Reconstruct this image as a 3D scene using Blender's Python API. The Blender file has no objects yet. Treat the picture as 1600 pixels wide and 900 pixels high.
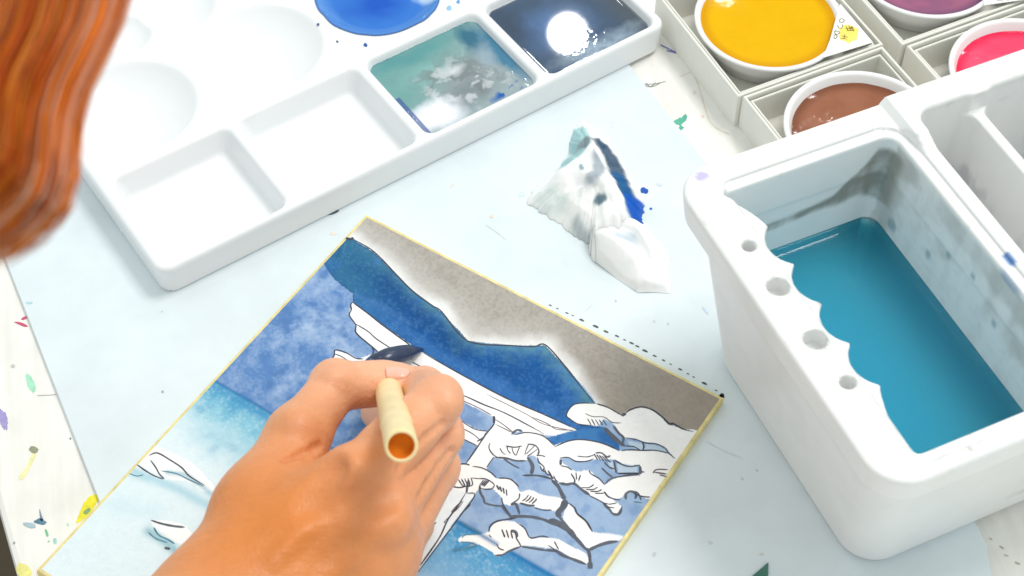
import bpy, bmesh, math, random
import numpy as np

# ------------------------------------------------------------------ camera, world, lamps
sc = bpy.context.scene
col = sc.collection
MM = 0.001
CAM_H, PITCH, FOC = 424.9, math.radians(52), 2600.0          # millimetres, tilt below the horizon, focal length for a 1600 px wide picture
_c, _s = math.cos(PITCH), math.sin(PITCH)
CAM = np.array([0.0, -CAM_H / _s * _c, CAM_H])
FWD, UPV, RGT = np.array([0, _c, -_s]), np.array([0, _s, _c]), np.array([1.0, 0, 0])

cam_data = bpy.data.cameras.new('camera')
cam = bpy.data.objects.new('camera', cam_data)
col.objects.link(cam)
cam.location = CAM * MM
cam.rotation_euler = (math.pi / 2 - PITCH, 0, 0)
cam_data.sensor_width = 36
cam_data.lens = FOC / 1600 * 36
cam_data.clip_start = 0.01
cam_data.clip_end = 50
cam_data.dof.use_dof = True
cam_data.dof.focus_distance = 0.525
cam_data.dof.aperture_fstop = 26
sc.camera = cam

world = bpy.data.worlds.new('World')
sc.world = world
world.use_nodes = True
bg = world.node_tree.nodes['Background']
bg.inputs[0].default_value = (0.92, 1.0, 0.985, 1)
bg.inputs[1].default_value = 0.74

def lamp(name, loc, target, sx, sy, power, color, shape='RECTANGLE', spin=0.0):
    d = bpy.data.lights.new(name, 'AREA')
    d.shape = shape
    d.size = sx
    d.size_y = sy
    d.energy = power
    d.color = color
    o = bpy.data.objects.new(name, d)
    col.objects.link(o)
    o.location = loc
    from mathutils import Vector, Quaternion
    v = Vector(target) - Vector(loc)
    o.rotation_mode = 'QUATERNION'
    o.rotation_quaternion = v.to_track_quat('-Z', 'Y') @ Quaternion((0, 0, 1), spin)
    return o
lamp('ceiling_panel_light', (0.62, 0.36, 1.62), (0, 0, 0), 0.62, 0.5, 15.5, (1.0, 0.975, 0.94))
for tx, ty, tl_ in ((-0.565, 0.43, 0.12), (-0.525, 0.335, 0.10)):
    lamp('tube_light', (tx, ty, 1.5), (tx, ty, 0), tl_, 0.03, 0.5, (1, 0.98, 0.95), spin=math.radians(-65.7))
lamp('round_ceiling_light', (0.092, 1.688, 1.5), (0, 0.1, 0), 0.062, 0.07, 0.9, (1, 1, 1), 'DISK')
for lx, ly in ((0.52, 1.50), (0.64, 1.46), (0.78, 1.62), (0.98, 1.42)):
    lamp('small_ceiling_light', (lx, ly, 1.5), (0.1, 0.1, 0), 0.045, 0.045, 0.55, (1, 1, 1), 'DISK')

sc.view_settings.view_transform = 'Standard'
sc.view_settings.look = 'None'
sc.view_settings.gamma = 1
sc.view_settings.exposure = 0.03
sc.render.engine = 'CYCLES'
sc.cycles.use_denoising = True
sc.cycles.max_bounces = 12
sc.cycles.volume_bounces = 10
sc.cycles.transparent_max_bounces = 16
sc.cycles.caustics_refractive = False

# ------------------------------------------------------------------ helpers
rng = np.random.default_rng(11)
random.seed(5)

def at(x, y, z=0.0):
    """the point at height z (mm) seen at photo position x, y"""
    d = (x - 800) * RGT - (y - 450) * UPV + FOC * FWD
    return CAM + d * ((z - CAM[2]) / d[2])

def lin(c):
    c = np.asarray(c, float) / 255.0
    return np.where(c <= 0.04045, c / 12.92, ((c + 0.055) / 1.055) ** 2.4)

def L4(c):
    v = lin(c)
    return (float(v[0]), float(v[1]), float(v[2]), 1.0)

def tag(o, label=None, cat=None, group=None, kind=None):
    if label: o['label'] = label
    if cat: o['category'] = cat
    if group: o['group'] = group
    if kind: o['kind'] = kind
    return o

def empty(name, loc=(0, 0, 0), label=None, cat=None, group=None):
    o = bpy.data.objects.new(name, None)
    col.objects.link(o)
    o.location = np.asarray(loc, float) * MM
    o.empty_display_size = 0.01
    return tag(o, label, cat, group)

def mesh_obj(name, verts, faces, mat=None, parent=None, smooth=True, colors=None, normals=None):
    """verts in mm, world space"""
    me = bpy.data.meshes.new(name)
    V = np.asarray(verts, float) * MM
    off = np.zeros(3)
    if parent is not None:
        p = parent
        while p is not None:
            off = off + np.array(p.location)
            p = p.parent
    V = V - off
    me.from_pydata(V.tolist(), [], faces.tolist() if hasattr(faces, 'tolist') else faces)
    if colors is not None:
        a = me.color_attributes.new('col', 'FLOAT_COLOR', 'POINT')
        c = np.ones((len(V), 4), np.float32)
        c[:, :3] = colors
        a.data.foreach_set('color', c.ravel())
    me.polygons.foreach_set('use_smooth', np.full(len(me.polygons), smooth))
    me.update()
    if normals is not None:
        me.normals_split_custom_set_from_vertices(np.asarray(normals, float).tolist())
    if mat: me.materials.append(mat)
    o = bpy.data.objects.new(name, me)
    col.objects.link(o)
    if parent is not None: o.parent = parent
    return o

# value noise -------------------------------------------------------
def vnoise(x, y, seed=0):
    xi, yi = np.floor(x).astype(np.int64), np.floor(y).astype(np.int64)
    fx, fy = x - xi, y - yi
    fx, fy = fx * fx * (3 - 2 * fx), fy * fy * (3 - 2 * fy)
    def h(a, b):
        n = (a * 374761393 + b * 668265263 + seed * 982451653) & 0xffffffff
        n = ((n ^ (n >> 13)) * 1274126177) & 0xffffffff
        n = n ^ (n >> 16)
        return (n & 0xffff) / 65535.0
    return (h(xi, yi) * (1 - fx) + h(xi + 1, yi) * fx) * (1 - fy) + (h(xi, yi + 1) * (1 - fx) + h(xi + 1, yi + 1) * fx) * fy

def fbm(x, y, seed=0, o=4):
    s = 0; a = 0.5; t = 0
    for i in range(o):
        s = s + a * vnoise(x * 2 ** i, y * 2 ** i, seed + i * 7); t += a; a *= 0.55
    return s / t

def stp(x, a, b):
    t = np.clip((x - a) / (b - a), 0, 1); return t * t * (3 - 2 * t)

def inpoly(X, Y, poly):
    poly = np.asarray(poly, float)
    r = np.zeros(X.shape, bool)
    n = len(poly)
    j = n - 1
    for i in range(n):
        xi, yi = poly[i]; xj, yj = poly[j]
        if yi != yj:
            c = ((yi > Y) != (yj > Y)) & (X < (xj - xi) * (Y - yi) / (yj - yi) + xi)
            r ^= c
        j = i
    return r

def dpoly(X, Y, pts, closed=False):
    pts = np.asarray(pts, float)
    d = np.full(X.shape, 1e9)
    n = len(pts)
    for i in range(n if closed else n - 1):
        a, b = pts[i], pts[(i + 1) % n]
        ab = b - a
        t = np.clip(((X - a[0]) * ab[0] + (Y - a[1]) * ab[1]) / (ab @ ab + 1e-9), 0, 1)
        d = np.minimum(d, np.hypot(X - a[0] - t * ab[0], Y - a[1] - t * ab[1]))
    return d

def spline(pts, n=6, closed=False):
    p = np.asarray(pts, float)
    if len(p) < 3 and not closed:
        t = np.linspace(0, 1, n + 1)[:, None]
        return p[0] * (1 - t) + p[-1] * t
    out = []
    m = len(p)
    for i in range(m if closed else m - 1):
        if closed:
            a, b, c, d = p[i - 1], p[i], p[(i + 1) % m], p[(i + 2) % m]
        else:
            a, b, c, d = p[max(i - 1, 0)], p[i], p[i + 1], p[min(i + 2, m - 1)]
        for t in np.arange(n) / n:
            out.append(0.5 * (2 * b + (c - a) * t + (2 * a - 5 * b + 4 * c - d) * t * t + (3 * b - a - 3 * c + d) * t ** 3))
    if not closed: out.append(p[-1])
    return np.array(out)

# signed distance helpers ------------------------------------------
def smin(a, b, k):
    h = np.clip(0.5 + 0.5 * (b - a) / k, 0, 1)
    return b * (1 - h) + a * h - k * h * (1 - h)
def smax(a, b, k):
    return -smin(-a, -b, k)
def rbox2(x, y, hx, hy, r):
    qx, qy = np.abs(x) - hx + r, np.abs(y) - hy + r
    return np.hypot(np.maximum(qx, 0), np.maximum(qy, 0)) + np.minimum(np.maximum(qx, qy), 0) - r
def rcone(P, a, b, r1, r2):
    a = np.asarray(a, float); b = np.asarray(b, float)
    ba = b - a
    x, y, z = P[0] - a[0], P[1] - a[1], P[2] - a[2]
    h = np.clip((x * ba[0] + y * ba[1] + z * ba[2]) / (ba @ ba), 0, 1)
    return np.sqrt((x - h * ba[0]) ** 2 + (y - h * ba[1]) ** 2 + (z - h * ba[2]) ** 2) - (r1 + (r2 - r1) * h)

def surface_net(f, lo, hi, step):
    lo = np.asarray(lo, float); hi = np.asarray(hi, float)
    n = np.ceil((hi - lo) / step).astype(int) + 1
    ax = [lo[i] + np.arange(n[i]) * step for i in range(3)]
    G = np.meshgrid(*ax, indexing='ij')
    V = f([g.astype(np.float32) for g in G])
    S = V < 0
    cells = np.zeros((n[0] - 1, n[1] - 1, n[2] - 1), int)
    sl = lambda d, e: tuple(slice(e[i], n[i] - 1 + e[i]) for i in range(3))
    cnt = np.zeros(cells.shape, int)
    for dx in (0, 1):
        for dy in (0, 1):
            for dz in (0, 1):
                cnt += S[sl(0, (dx, dy, dz))]
    act = (cnt > 0) & (cnt < 8)
    idx = np.full(cells.shape, -1)
    ii = np.argwhere(act)
    idx[act] = np.arange(len(ii))
    acc = np.zeros((len(ii), 3)); num = np.zeros(len(ii))
    corner = [(0, 0, 0), (1, 0, 0), (0, 1, 0), (1, 1, 0), (0, 0, 1), (1, 0, 1), (0, 1, 1), (1, 1, 1)]
    for a in range(8):
        for b in range(a + 1, 8):
            ca, cb = np.array(corner[a]), np.array(corner[b])
            if np.abs(ca - cb).sum() != 1: continue
            va = V[tuple((ii + ca).T)]; vb = V[tuple((ii + cb).T)]
            m = (va < 0) != (vb < 0)
            t = np.where(m, va / (va - vb + 1e-12), 0)
            acc += np.where(m[:, None], ca + t[:, None] * (cb - ca), 0); num += m
    P = lo + (ii + acc / num[:, None]) * step
    faces = []
    for d in range(3):
        e = [0, 0, 0]; e[d] = 1
        o1, o2 = [(1, 2), (2, 0), (0, 1)][d]
        A = S[tuple(slice(0, n[i] - e[i]) for i in range(3))]
        B = S[tuple(slice(e[i], n[i]) for i in range(3))]
        ch = np.argwhere(A != B)
        ok = (ch[:, o1] > 0) & (ch[:, o2] > 0) & (ch[:, o1] < n[o1] - 1) & (ch[:, o2] < n[o2] - 1)
        ch = ch[ok]
        s = A[tuple(ch.T)]
        def g(a, b):
            q = ch.copy(); q[:, o1] -= a; q[:, o2] -= b
            return idx[tuple(q.T)]
        Q = np.stack([g(0, 0), g(1, 0), g(1, 1), g(0, 1)], 1)
        Q[~s] = Q[~s][:, ::-1]
        faces.append(Q)
    F = np.concatenate(faces)
    F = F[(F >= 0).all(1)]
    def grad(P):
        e = 0.05
        return np.stack([f([P[:, 0] + e * (k == 0), P[:, 1] + e * (k == 1), P[:, 2] + e * (k == 2)]) -
                         f([P[:, 0] - e * (k == 0), P[:, 1] - e * (k == 1), P[:, 2] - e * (k == 2)]) for k in range(3)], 1) / (2 * e)
    for it in range(3):
        d = f([P[:, 0], P[:, 1], P[:, 2]])
        g = grad(P)
        P = P - np.clip(d / np.maximum((g * g).sum(1), 0.25), -0.5 * step, 0.5 * step)[:, None] * g
    N = grad(P)
    N /= np.linalg.norm(N, axis=1)[:, None] + 1e-9
    return P, F, N

# materials ----------------------------------------------------------
def mat(name, color, rough=0.5, spec=0.5, bump=0.0, bscale=400, var=0.0, vscale=60, attr=False, sss=0.0, sssr=(1, 0.3, 0.15), coat=0.0, metal=0.0, sssscale=0.003):
    m = bpy.data.materials.new(name)
    m.use_nodes = True
    nt = m.node_tree
    b = nt.nodes['Principled BSDF']
    b.inputs['Roughness'].default_value = rough
    b.inputs['Specular IOR Level'].default_value = spec
    b.inputs['Metallic'].default_value = metal
    b.inputs['Coat Weight'].default_value = coat
    b.inputs['Coat Roughness'].default_value = 0.05
    if sss:
        b.inputs['Subsurface Weight'].default_value = sss
        b.inputs['Subsurface Radius'].default_value = sssr
        b.inputs['Subsurface Scale'].default_value = sssscale
    tc = nt.nodes.new('ShaderNodeTexCoord')
    src = None
    if attr:
        a = nt.nodes.new('ShaderNodeVertexColor'); a.layer_name = 'col'
        src = a.outputs[0]
    if var:
        nz = nt.nodes.new('ShaderNodeTexNoise')
        nz.inputs['Scale'].default_value = vscale
        nz.inputs['Detail'].default_value = 6
        nz.inputs['Roughness'].default_value = 0.65
        nt.links.new(tc.outputs['Object'], nz.inputs['Vector'])
        mr = nt.nodes.new('ShaderNodeMapRange')
        mr.inputs[1].default_value = 0.3; mr.inputs[2].default_value = 0.7
        mr.inputs[3].default_value = 1 - var; mr.inputs[4].default_value = 1 + var
        nt.links.new(nz.outputs[0], mr.inputs[0])
        mx = nt.nodes.new('ShaderNodeVectorMath'); mx.operation = 'SCALE'
        if src: nt.links.new(src, mx.inputs[0])
        else: mx.inputs[0].default_value = tuple(lin(color))
        nt.links.new(mr.outputs[0], mx.inputs['Scale'])
        src = mx.outputs[0]
    if src: nt.links.new(src, b.inputs['Base Color'])
    else: b.inputs['Base Color'].default_value = L4(color)
    if bump:
        nb = nt.nodes.new('ShaderNodeTexNoise')
        nb.inputs['Scale'].default_value = bscale
        nb.inputs['Detail'].default_value = 5
        nt.links.new(tc.outputs['Object'], nb.inputs['Vector'])
        bp = nt.nodes.new('ShaderNodeBump')
        bp.inputs['Strength'].default_value = bump
        bp.inputs['Distance'].default_value = 0.0005
        nt.links.new(nb.outputs[0], bp.inputs['Height'])
        nt.links.new(bp.outputs[0], b.inputs['Normal'])
    return m

M = {}
M['mat'] = mat('mat_plastic', (224, 233, 238), 0.32, 0.4, var=0.075, vscale=20, bump=0.03, bscale=250)
M['palette'] = mat('palette_plastic', (240, 241, 243), 0.22, 0.5, var=0.012, vscale=25)
M['washer'] = mat('washer_plastic', (240, 240, 240), 0.3, 0.5, attr=True, var=0.03, vscale=45)
M['boxcard'] = mat('box_card', (236, 234, 226), 0.6, 0.3, var=0.03, vscale=90, bump=0.1, bscale=900)
M['cup'] = mat('cup_porcelain', (243, 243, 243), 0.15, 0.5)
M['ink'] = mat('ink', (62, 64, 80), 0.55, 0.3, var=0.25, vscale=220)
M['inkgrey'] = mat('ink_grey', (88, 94, 106), 0.6, 0.3, var=0.3, vscale=160)
M['inkthin'] = mat('ink_thin', (110, 92, 100), 0.6, 0.3, var=0.25, vscale=220)
M['inkteal'] = mat('ink_teal', (84, 132, 152), 0.6, 0.3, var=0.3, vscale=220)
M['gold'] = mat('gold_edging', (232, 214, 146), 0.38, 0.5, var=0.22, vscale=260, bump=0.2, bscale=500)
M['paper'] = mat('painted_paper', (255, 255, 255), 0.75, 0.25, attr=True, var=0.035, vscale=500, bump=0.25, bscale=900)
M['puddle'] = mat('wet_paint', (255, 255, 255), 0.06, 0.28, attr=True, var=0.03, vscale=200, bump=0.02, bscale=150)
M['cup_paint'] = mat('cup_paint', (255, 255, 255), 0.07, 0.12, attr=True, var=0.03, vscale=200, bump=0.02, bscale=150)
M['puddle_wet'] = mat('very_wet_paint', (255, 255, 255), 0.025, 0.5, attr=True, var=0.06, vscale=200)
M['tissue'] = mat('tissue_paper', (255, 255, 255), 0.9, 0.1, attr=True, var=0.02, vscale=300, bump=0.3, bscale=500, sss=0.4, sssr=(1, 1, 1), sssscale=0.002)
M['skin'] = mat('skin', (230, 150, 100), 0.4, 0.45, attr=True, var=0.09, vscale=70, bump=0.35, bscale=700, sss=0.18, sssscale=0.004)
def skin_relief(m):
    nt = m.node_tree; b = nt.nodes['Principled BSDF']
    tc = [n for n in nt.nodes if n.type == 'TEX_COORD'][0]
    old = [n for n in nt.nodes if n.type == 'BUMP'][0]
    wn = nt.nodes.new('ShaderNodeTexNoise'); wn.inputs['Scale'].default_value = 160; wn.inputs['Detail'].default_value = 3
    mx = nt.nodes.new('ShaderNodeMix'); mx.data_type = 'VECTOR'; mx.inputs[0].default_value = 0.006
    vo = nt.nodes.new('ShaderNodeTexVoronoi'); vo.feature = 'DISTANCE_TO_EDGE'; vo.inputs['Scale'].default_value = 1150
    mp = nt.nodes.new('ShaderNodeMapping'); mp.inputs['Rotation'].default_value = (0, 0, 0.7); mp.inputs['Scale'].default_value = (1, 0.55, 1)
    nt.links.new(tc.outputs['Object'], mp.inputs[0]); nt.links.new(mp.outputs[0], wn.inputs['Vector'])
    nt.links.new(mp.outputs[0], mx.inputs[4]); nt.links.new(wn.outputs[1], mx.inputs[5])
    nt.links.new(mx.outputs[1], vo.inputs['Vector'])
    cr = nt.nodes.new('ShaderNodeMath'); cr.operation = 'MINIMUM'; cr.inputs[1].default_value = 0.12
    nt.links.new(vo.outputs['Distance'], cr.inputs[0])
    bp = nt.nodes.new('ShaderNodeBump'); bp.inputs['Strength'].default_value = 0.32; bp.inputs['Distance'].default_value = 0.0009
    nt.links.new(cr.outputs[0], bp.inputs['Height'])
    n2 = nt.nodes.new('ShaderNodeTexNoise'); n2.inputs['Scale'].default_value = 130; n2.inputs['Detail'].default_value = 4
    m2 = nt.nodes.new('ShaderNodeMapping'); m2.inputs['Rotation'].default_value = (0, 0, 0.87); m2.inputs['Scale'].default_value = (0.45, 1.5, 1)
    nt.links.new(tc.outputs['Object'], m2.inputs[0]); nt.links.new(m2.outputs[0], n2.inputs['Vector'])
    b2 = nt.nodes.new('ShaderNodeBump'); b2.inputs['Strength'].default_value = 0.35; b2.inputs['Distance'].default_value = 0.0018
    nt.links.new(n2.outputs[0], b2.inputs['Height']); nt.links.new(old.outputs[0], bp.inputs['Normal']); nt.links.new(bp.outputs[0], b2.inputs['Normal'])
    nt.links.new(b2.outputs[0], b.inputs['Normal'])
skin_relief(M['skin'])
M['nail'] = mat('nail', (244, 190, 170), 0.25, 0.5)
M['bamboo'] = mat('bamboo', (246, 222, 168), 0.4, 0.4, var=0.10, vscale=120)
M['bamboo_in'] = mat('bamboo_inside', (226, 126, 20), 0.7, 0.2, var=0.15, vscale=300)
M['bristle'] = mat('wet_bristle', (46, 58, 86), 0.25, 0.5, var=0.25, vscale=300)
M['hair'] = mat('hair', (190, 90, 20), 0.45, 0.2, attr=True)
M['teal_card'] = mat('teal_card', (72, 122, 106), 0.6, 0.3, var=0.1, vscale=200)
M['floor'] = mat('floor_brown', (96, 84, 68), 0.7, 0.3, var=0.1, vscale=8)
def stain_mat(c):
    k = 'stain_%d_%d_%d' % tuple(c)
    if k not in M: M[k] = mat('paint_stain', c, 0.6, 0.3, var=0.18, vscale=350)
    return M[k]

# table: white painted boards, brush streaks
def table_material():
    m = mat('table_paint', (240, 238, 232), 0.5, 0.35)
    nt = m.node_tree; b = nt.nodes['Principled BSDF']
    tc = nt.nodes.new('ShaderNodeTexCoord')
    mp = nt.nodes.new('ShaderNodeMapping')
    mp.vector_type = 'TEXTURE'
    mp.inputs['Rotation'].default_value = (0, 0, math.radians(102))
    mp.inputs['Scale'].default_value = (1 / 12, 1 / 260, 1 / 60)
    nt.links.new(tc.outputs['Object'], mp.inputs[0])
    n1 = nt.nodes.new('ShaderNodeTexNoise'); n1.inputs['Scale'].default_value = 1.0; n1.inputs['Detail'].default_value = 6
    nt.links.new(mp.outputs[0], n1.inputs['Vector'])
    n2 = nt.nodes.new('ShaderNodeTexNoise'); n2.inputs['Scale'].default_value = 45; n2.inputs['Detail'].default_value = 8
    nt.links.new(tc.outputs['Object'], n2.inputs['Vector'])
    r = nt.nodes.new('ShaderNodeValToRGB')
    r.color_ramp.elements[0].position = 0.25; r.color_ramp.elements[0].color = L4((222, 219, 211))
    r.color_ramp.elements[1].position = 0.55; r.color_ramp.elements[1].color = L4((243, 241, 236))
    ad = nt.nodes.new('ShaderNodeMath'); ad.operation = 'ADD'
    h = nt.nodes.new('ShaderNodeMath'); h.operation = 'MULTIPLY'; h.inputs[1].default_value = 0.5
    nt.links.new(n1.outputs[0], ad.inputs[0]); nt.links.new(n2.outputs[0], ad.inputs[1]); nt.links.new(ad.outputs[0], h.inputs[0])
    nt.links.new(h.outputs[0], r.inputs[0]); nt.links.new(r.outputs[0], b.inputs['Base Color'])
    bp = nt.nodes.new('ShaderNodeBump'); bp.inputs['Strength'].default_value = 0.25; bp.inputs['Distance'].default_value = 0.0004
    nt.links.new(n1.outputs[0], bp.inputs['Height']); nt.links.new(bp.outputs[0], b.inputs['Normal'])
    return m
M['table'] = table_material()

def prism(poly, z0, z1, bevel=0.0):
    """polygon (world xy mm, any order) extruded; returns verts, faces with an optional chamfered top"""
    p = np.asarray(poly, float)[:, :2]
    a = 0.5 * np.sum(p[:, 0] * np.roll(p[:, 1], -1) - np.roll(p[:, 0], -1) * p[:, 1])
    if a < 0: p = p[::-1]
    n = len(p)
    rings = [(p, z0)]
    if bevel:
        e = np.roll(p, -1, 0) - p
        e /= np.linalg.norm(e, axis=1)[:, None] + 1e-9
        nr = np.stack([e[:, 1], -e[:, 0]], 1)
        v = nr + np.roll(nr, 1, 0)
        v /= np.maximum((v * nr).sum(1), 0.3)[:, None]
        rings += [(p, z1 - bevel), (p - v * bevel * 0.3, z1 - bevel * 0.3), (p - v * bevel, z1)]
    else:
        rings += [(p, z1)]
    V = np.concatenate([np.column_stack([q, np.full(n, z)]) for q, z in rings])
    F = []
    for k in range(len(rings) - 1):
        for i in range(n):
            j = (i + 1) % n
            F.append([k * n + i, k * n + j, (k + 1) * n + j, (k + 1) * n + i])
    F.append(list(range((len(rings) - 1) * n, len(rings) * n)))
    F.append(list(range(n))[::-1])
    return V, F

def blob(name, pts, z, mtl, parent, jitter=0.12, n=6):
    """thin dried paint mark: outline given at photo positions on the plane z"""
    q = np.array([at(x, y, z)[:2] for x, y in pts])
    q = spline(q, n, True)
    c = q.mean(0)
    k = 1 + jitter * (rng.random(len(q)) - 0.5)
    q = c + (q - c) * k[:, None]
    V, F = prism(q, z - 0.02, z + 0.05)
    return mesh_obj(name, V, F, mtl, parent, smooth=False)

def dot(name, x, y, r, z, mtl, parent, asp=1.0, rot=0.0, n=9):
    pts = []
    for i in range(n):
        a = 2 * math.pi * i / n
        k = r * (0.8 + 0.4 * random.random())
        dx, dy = k * math.cos(a), k * asp * math.sin(a)
        pts.append((x + dx * math.cos(rot) - dy * math.sin(rot), y + dx * math.sin(rot) + dy * math.cos(rot)))
    return blob(name, pts, z, mtl, parent, 0.05, 3)

# ------------------------------------------------------------------ setting
V, F = prism([(-3000, -3000), (3000, -3000), (3000, 3000), (-3000, 3000)], -720, -700)
tag(mesh_obj('floor', V, F, M['floor'], smooth=False), kind='structure')

ea, eb = at(-2, 800)[:2], at(26, 900)[:2]
ed = (eb - ea) / np.linalg.norm(eb - ea)
en = np.array([-ed[1], ed[0]])
if en[0] < 0: en = -en
tp = [ea - ed * 900, ea + ed * 420, ea + ed * 420 + en * 1200, ea - ed * 900 + en * 1200]
table = empty('table', (0, 0, 0), 'white painted wooden table top flecked with old paint marks', 'table')
V, F = prism(tp, -24, 0, 2.0)
mesh_obj('table_top', V, F, M['table'], table, smooth=False)
legs = [tp[0] + 60 * (ed + en), tp[1] + 60 * (-ed + en), tp[2] + 60 * (-ed - en), tp[3] + 60 * (ed - en)]
for q in legs:
    V, F = prism([q + 25 * (a * ed + b * en) for a, b in ((-1, -1), (1, -1), (1, 1), (-1, 1))], -700, -24)
    mesh_obj('leg', V, F, M['table'], table, smooth=False)

# light blue board the work lies on
ZM = 1.5
mleft0, mleft1 = at(-40, 281)[:2], at(235, 990)[:2]
mp_ = [at(-12, 353)[:2], at(10, 410)[:2], at(150, 770)[:2], at(260, 1055)[:2], at(1500, 1180)[:2], at(1556, 1000)[:2], at(1547, 900)[:2], at(1540, 855)[:2], at(1524, 822)[:2],
       at(1090, 242)[:2], at(985, 108)[:2], at(900, -5)[:2], at(180, 60)[:2]]
mat_board = empty('drawing_board', (0, 0, 0), 'pale blue plastic board lying under the palette, the painting and the water tub', 'board')
V, F = prism(mp_, 0.0, ZM, 0.3)
mesh_obj('sheet', V, F, M['mat'], mat_board, smooth=False)

# ------------------------------------------------------------------ palette
PO, PANG = np.array([-111.64, -4.05]), math.radians(34.58)
PE = np.array([math.cos(PANG), math.sin(PANG)]); PN = np.array([-PE[1], PE[0]])
PZ0, PZ1 = ZM, 14.0
PU, PV = 203.0, 132.0
def pal_xy(u, v): return PO + np.outer(u, PE) + np.outer(v, PN)
SQ = [(4.0, 48.0), (51.0, 98.5), (101.8, 148.6), (152.0, 199.2)]
RND = [(26, 70, 22, 9), (76.5, 70.5, 22, 9), (125.5, 71.5, 22.5, 7.5), (176, 71, 22, 9), (39.5, 103.5, 9.5, 4), (62, 107, 14, 5), (100, 108, 14, 5), (140, 108, 14, 5)]
def f_pal(P):
    u, v, z = P
    w = (PZ1 - z)
    d2 = rbox2(u - (PU / 2 - 0.5), v - (PV / 2 - 1.6), PU / 2 - w * 0.06, PV / 2 - w * 0.06, 5.0)
    b = smax(smax(d2, z - PZ1, 2.2), PZ0 - z, 0.6)
    for a, c in SQ:
        q = rbox2(u - (a + c) / 2, v - 22.2, (c - a) / 2 - w * 0.32, 21.2 - w * 0.32, 3.6)
        q = smax(q, 5.2 - z, 2.0)
        b = smax(b, -q, 1.3)
    for cu, cv, r, dp in RND:
        R = (r * r + dp * dp) / (2 * dp)
        q = np.sqrt((u - cu) ** 2 + (v - cv) ** 2 + (z - (PZ1 - dp + R)) ** 2) - R
        q = smax(q, np.hypot(u - cu, v - cv) - r, 1.0)
        b = smax(b, -q, 1.2)
    return b
P, F, N = surface_net(f_pal, (-4, -5, 0.6), (205, 133.5, 15.6), 0.85)
xy = pal_xy(P[:, 0], P[:, 1])
NW = np.column_stack([np.outer(N[:, 0], PE) + np.outer(N[:, 1], PN), N[:, 2]])
palette = mesh_obj('palette', np.column_stack([xy, P[:, 2]]), F, M['palette'], normals=NW)
tag(palette, 'white plastic mixing palette with square and round wells', 'palette')

def bez_blob(u, v, cu, cv, ru, rv, soft=0.5):
    d = np.hypot((u - cu) / ru, (v - cv) / rv)
    return np.clip((1 - d) / soft, 0, 1)
def puddle_square(name, a, c, zlev, paint, label, m='puddle'):
    w = PZ1 - zlev
    hu, hv = (c - a) / 2 - w * 0.32 + 0.25, 21.2 - w * 0.32 + 0.25
    n = 150
    S, T = np.meshgrid(np.linspace(-1, 1, n), np.linspace(-1, 1, n), indexing='ij')
    r = 3.0
    # square to rounded square
    u, v = S * hu, T * hv
    k = rbox2(u, v, hu, hv, r)
    sc_ = np.where(k > 0, 1 - k / np.hypot(u, v).clip(1e-6), 1)
    u, v = u * sc_, v * sc_
    wx, wy = u + 3 * (fbm(u / 7, v / 7, 3) - .5) * 2, v + 3 * (fbm(u / 7, v / 7, 9) - .5) * 2
    C, dz = paint(u / hu, v / hv, wx / hu, wy / hv)
    z = zlev + dz
    xy = pal_xy((u + (a + c) / 2).ravel(), (v + 22.2).ravel())
    V = np.column_stack([xy, z.ravel()])
    g = np.arange(n * n).reshape(n, n)
    Q = np.stack([g[:-1, :-1], g[1:, :-1], g[1:, 1:], g[:-1, 1:]], -1).reshape(-1, 4)
    o = mesh_obj(name, V, Q, M[m], colors=C.reshape(-1, 3))
    return tag(o, label, 'paint')
def mixc(C, m, c):
    return C * (1 - m[..., None]) + lin(c) * m[..., None]
def paint_murky(s, t, ws, wt):
    C = np.zeros(s.shape + (3,)) + lin((150, 166, 170))
    C = mixc(C, np.clip((wt * 0.75 - ws * 0.55 + 0.25) / 0.7, 0, 1), (114, 160, 158))
    C = mixc(C, bez_blob(ws, wt, -0.1, 0.3, .8, .35, 1) * 0.6, (150, 194, 190))
    C = mixc(C, bez_blob(ws, wt, -0.35, 0.85, 1.2, .25, .8) * 0.8, (84, 146, 150))
    C = mixc(C, bez_blob(ws, wt, .15, -.15, .75, .6, .7) * (0.35 + 0.8 * fbm(ws * 3, wt * 3, 4)).clip(0, 1), (140, 146, 150))
    C = mixc(C, bez_blob(ws, wt, .0, -.5, .6, .35, .8) * 0.6, (116, 124, 130))
    C = mixc(C, stp(fbm(ws * 4 + 3, wt * 4, 41), .5, .68) * bez_blob(ws, wt, .05, -.1, .95, .8, .5) * .6, (112, 120, 124))
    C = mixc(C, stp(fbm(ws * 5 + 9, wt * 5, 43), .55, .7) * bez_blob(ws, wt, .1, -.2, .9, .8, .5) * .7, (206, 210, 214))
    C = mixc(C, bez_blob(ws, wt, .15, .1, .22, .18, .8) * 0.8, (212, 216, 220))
    C = mixc(C, bez_blob(ws, wt, .7, .6, .22, .5, .6) * 0.9, (36, 100, 128))
    C = mixc(C, bez_blob(ws, wt, .95, .0, .25, 1.0, .6) * 0.9, (48, 116, 150))
    C = mixc(C, bez_blob(ws, wt, .72, .1, .2, .4, .8) * 0.7, (150, 170, 184))
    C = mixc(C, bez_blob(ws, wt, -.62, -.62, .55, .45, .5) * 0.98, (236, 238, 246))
    C = mixc(C, np.clip((np.abs(s + 0.97) < .07) * (t < 0.1) * 1.0, 0, 1) * 0.8, (66, 90, 150))
    C = mixc(C, bez_blob(ws, wt, .62, -.82, .5, .14, .6) * (fbm(ws * 6, wt * 6, 8) > .45), (30, 92, 170))
    e = np.maximum(np.abs(s), np.abs(t))
    C = mixc(C, np.clip((e - .96) / .04, 0, 1) * 0.5, (70, 110, 140))
    return C, 0.10 * (fbm(s * 5, t * 5, 2) - .5) + 0.3 * np.clip((e - .93) / .07, 0, 1) ** 2
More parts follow.
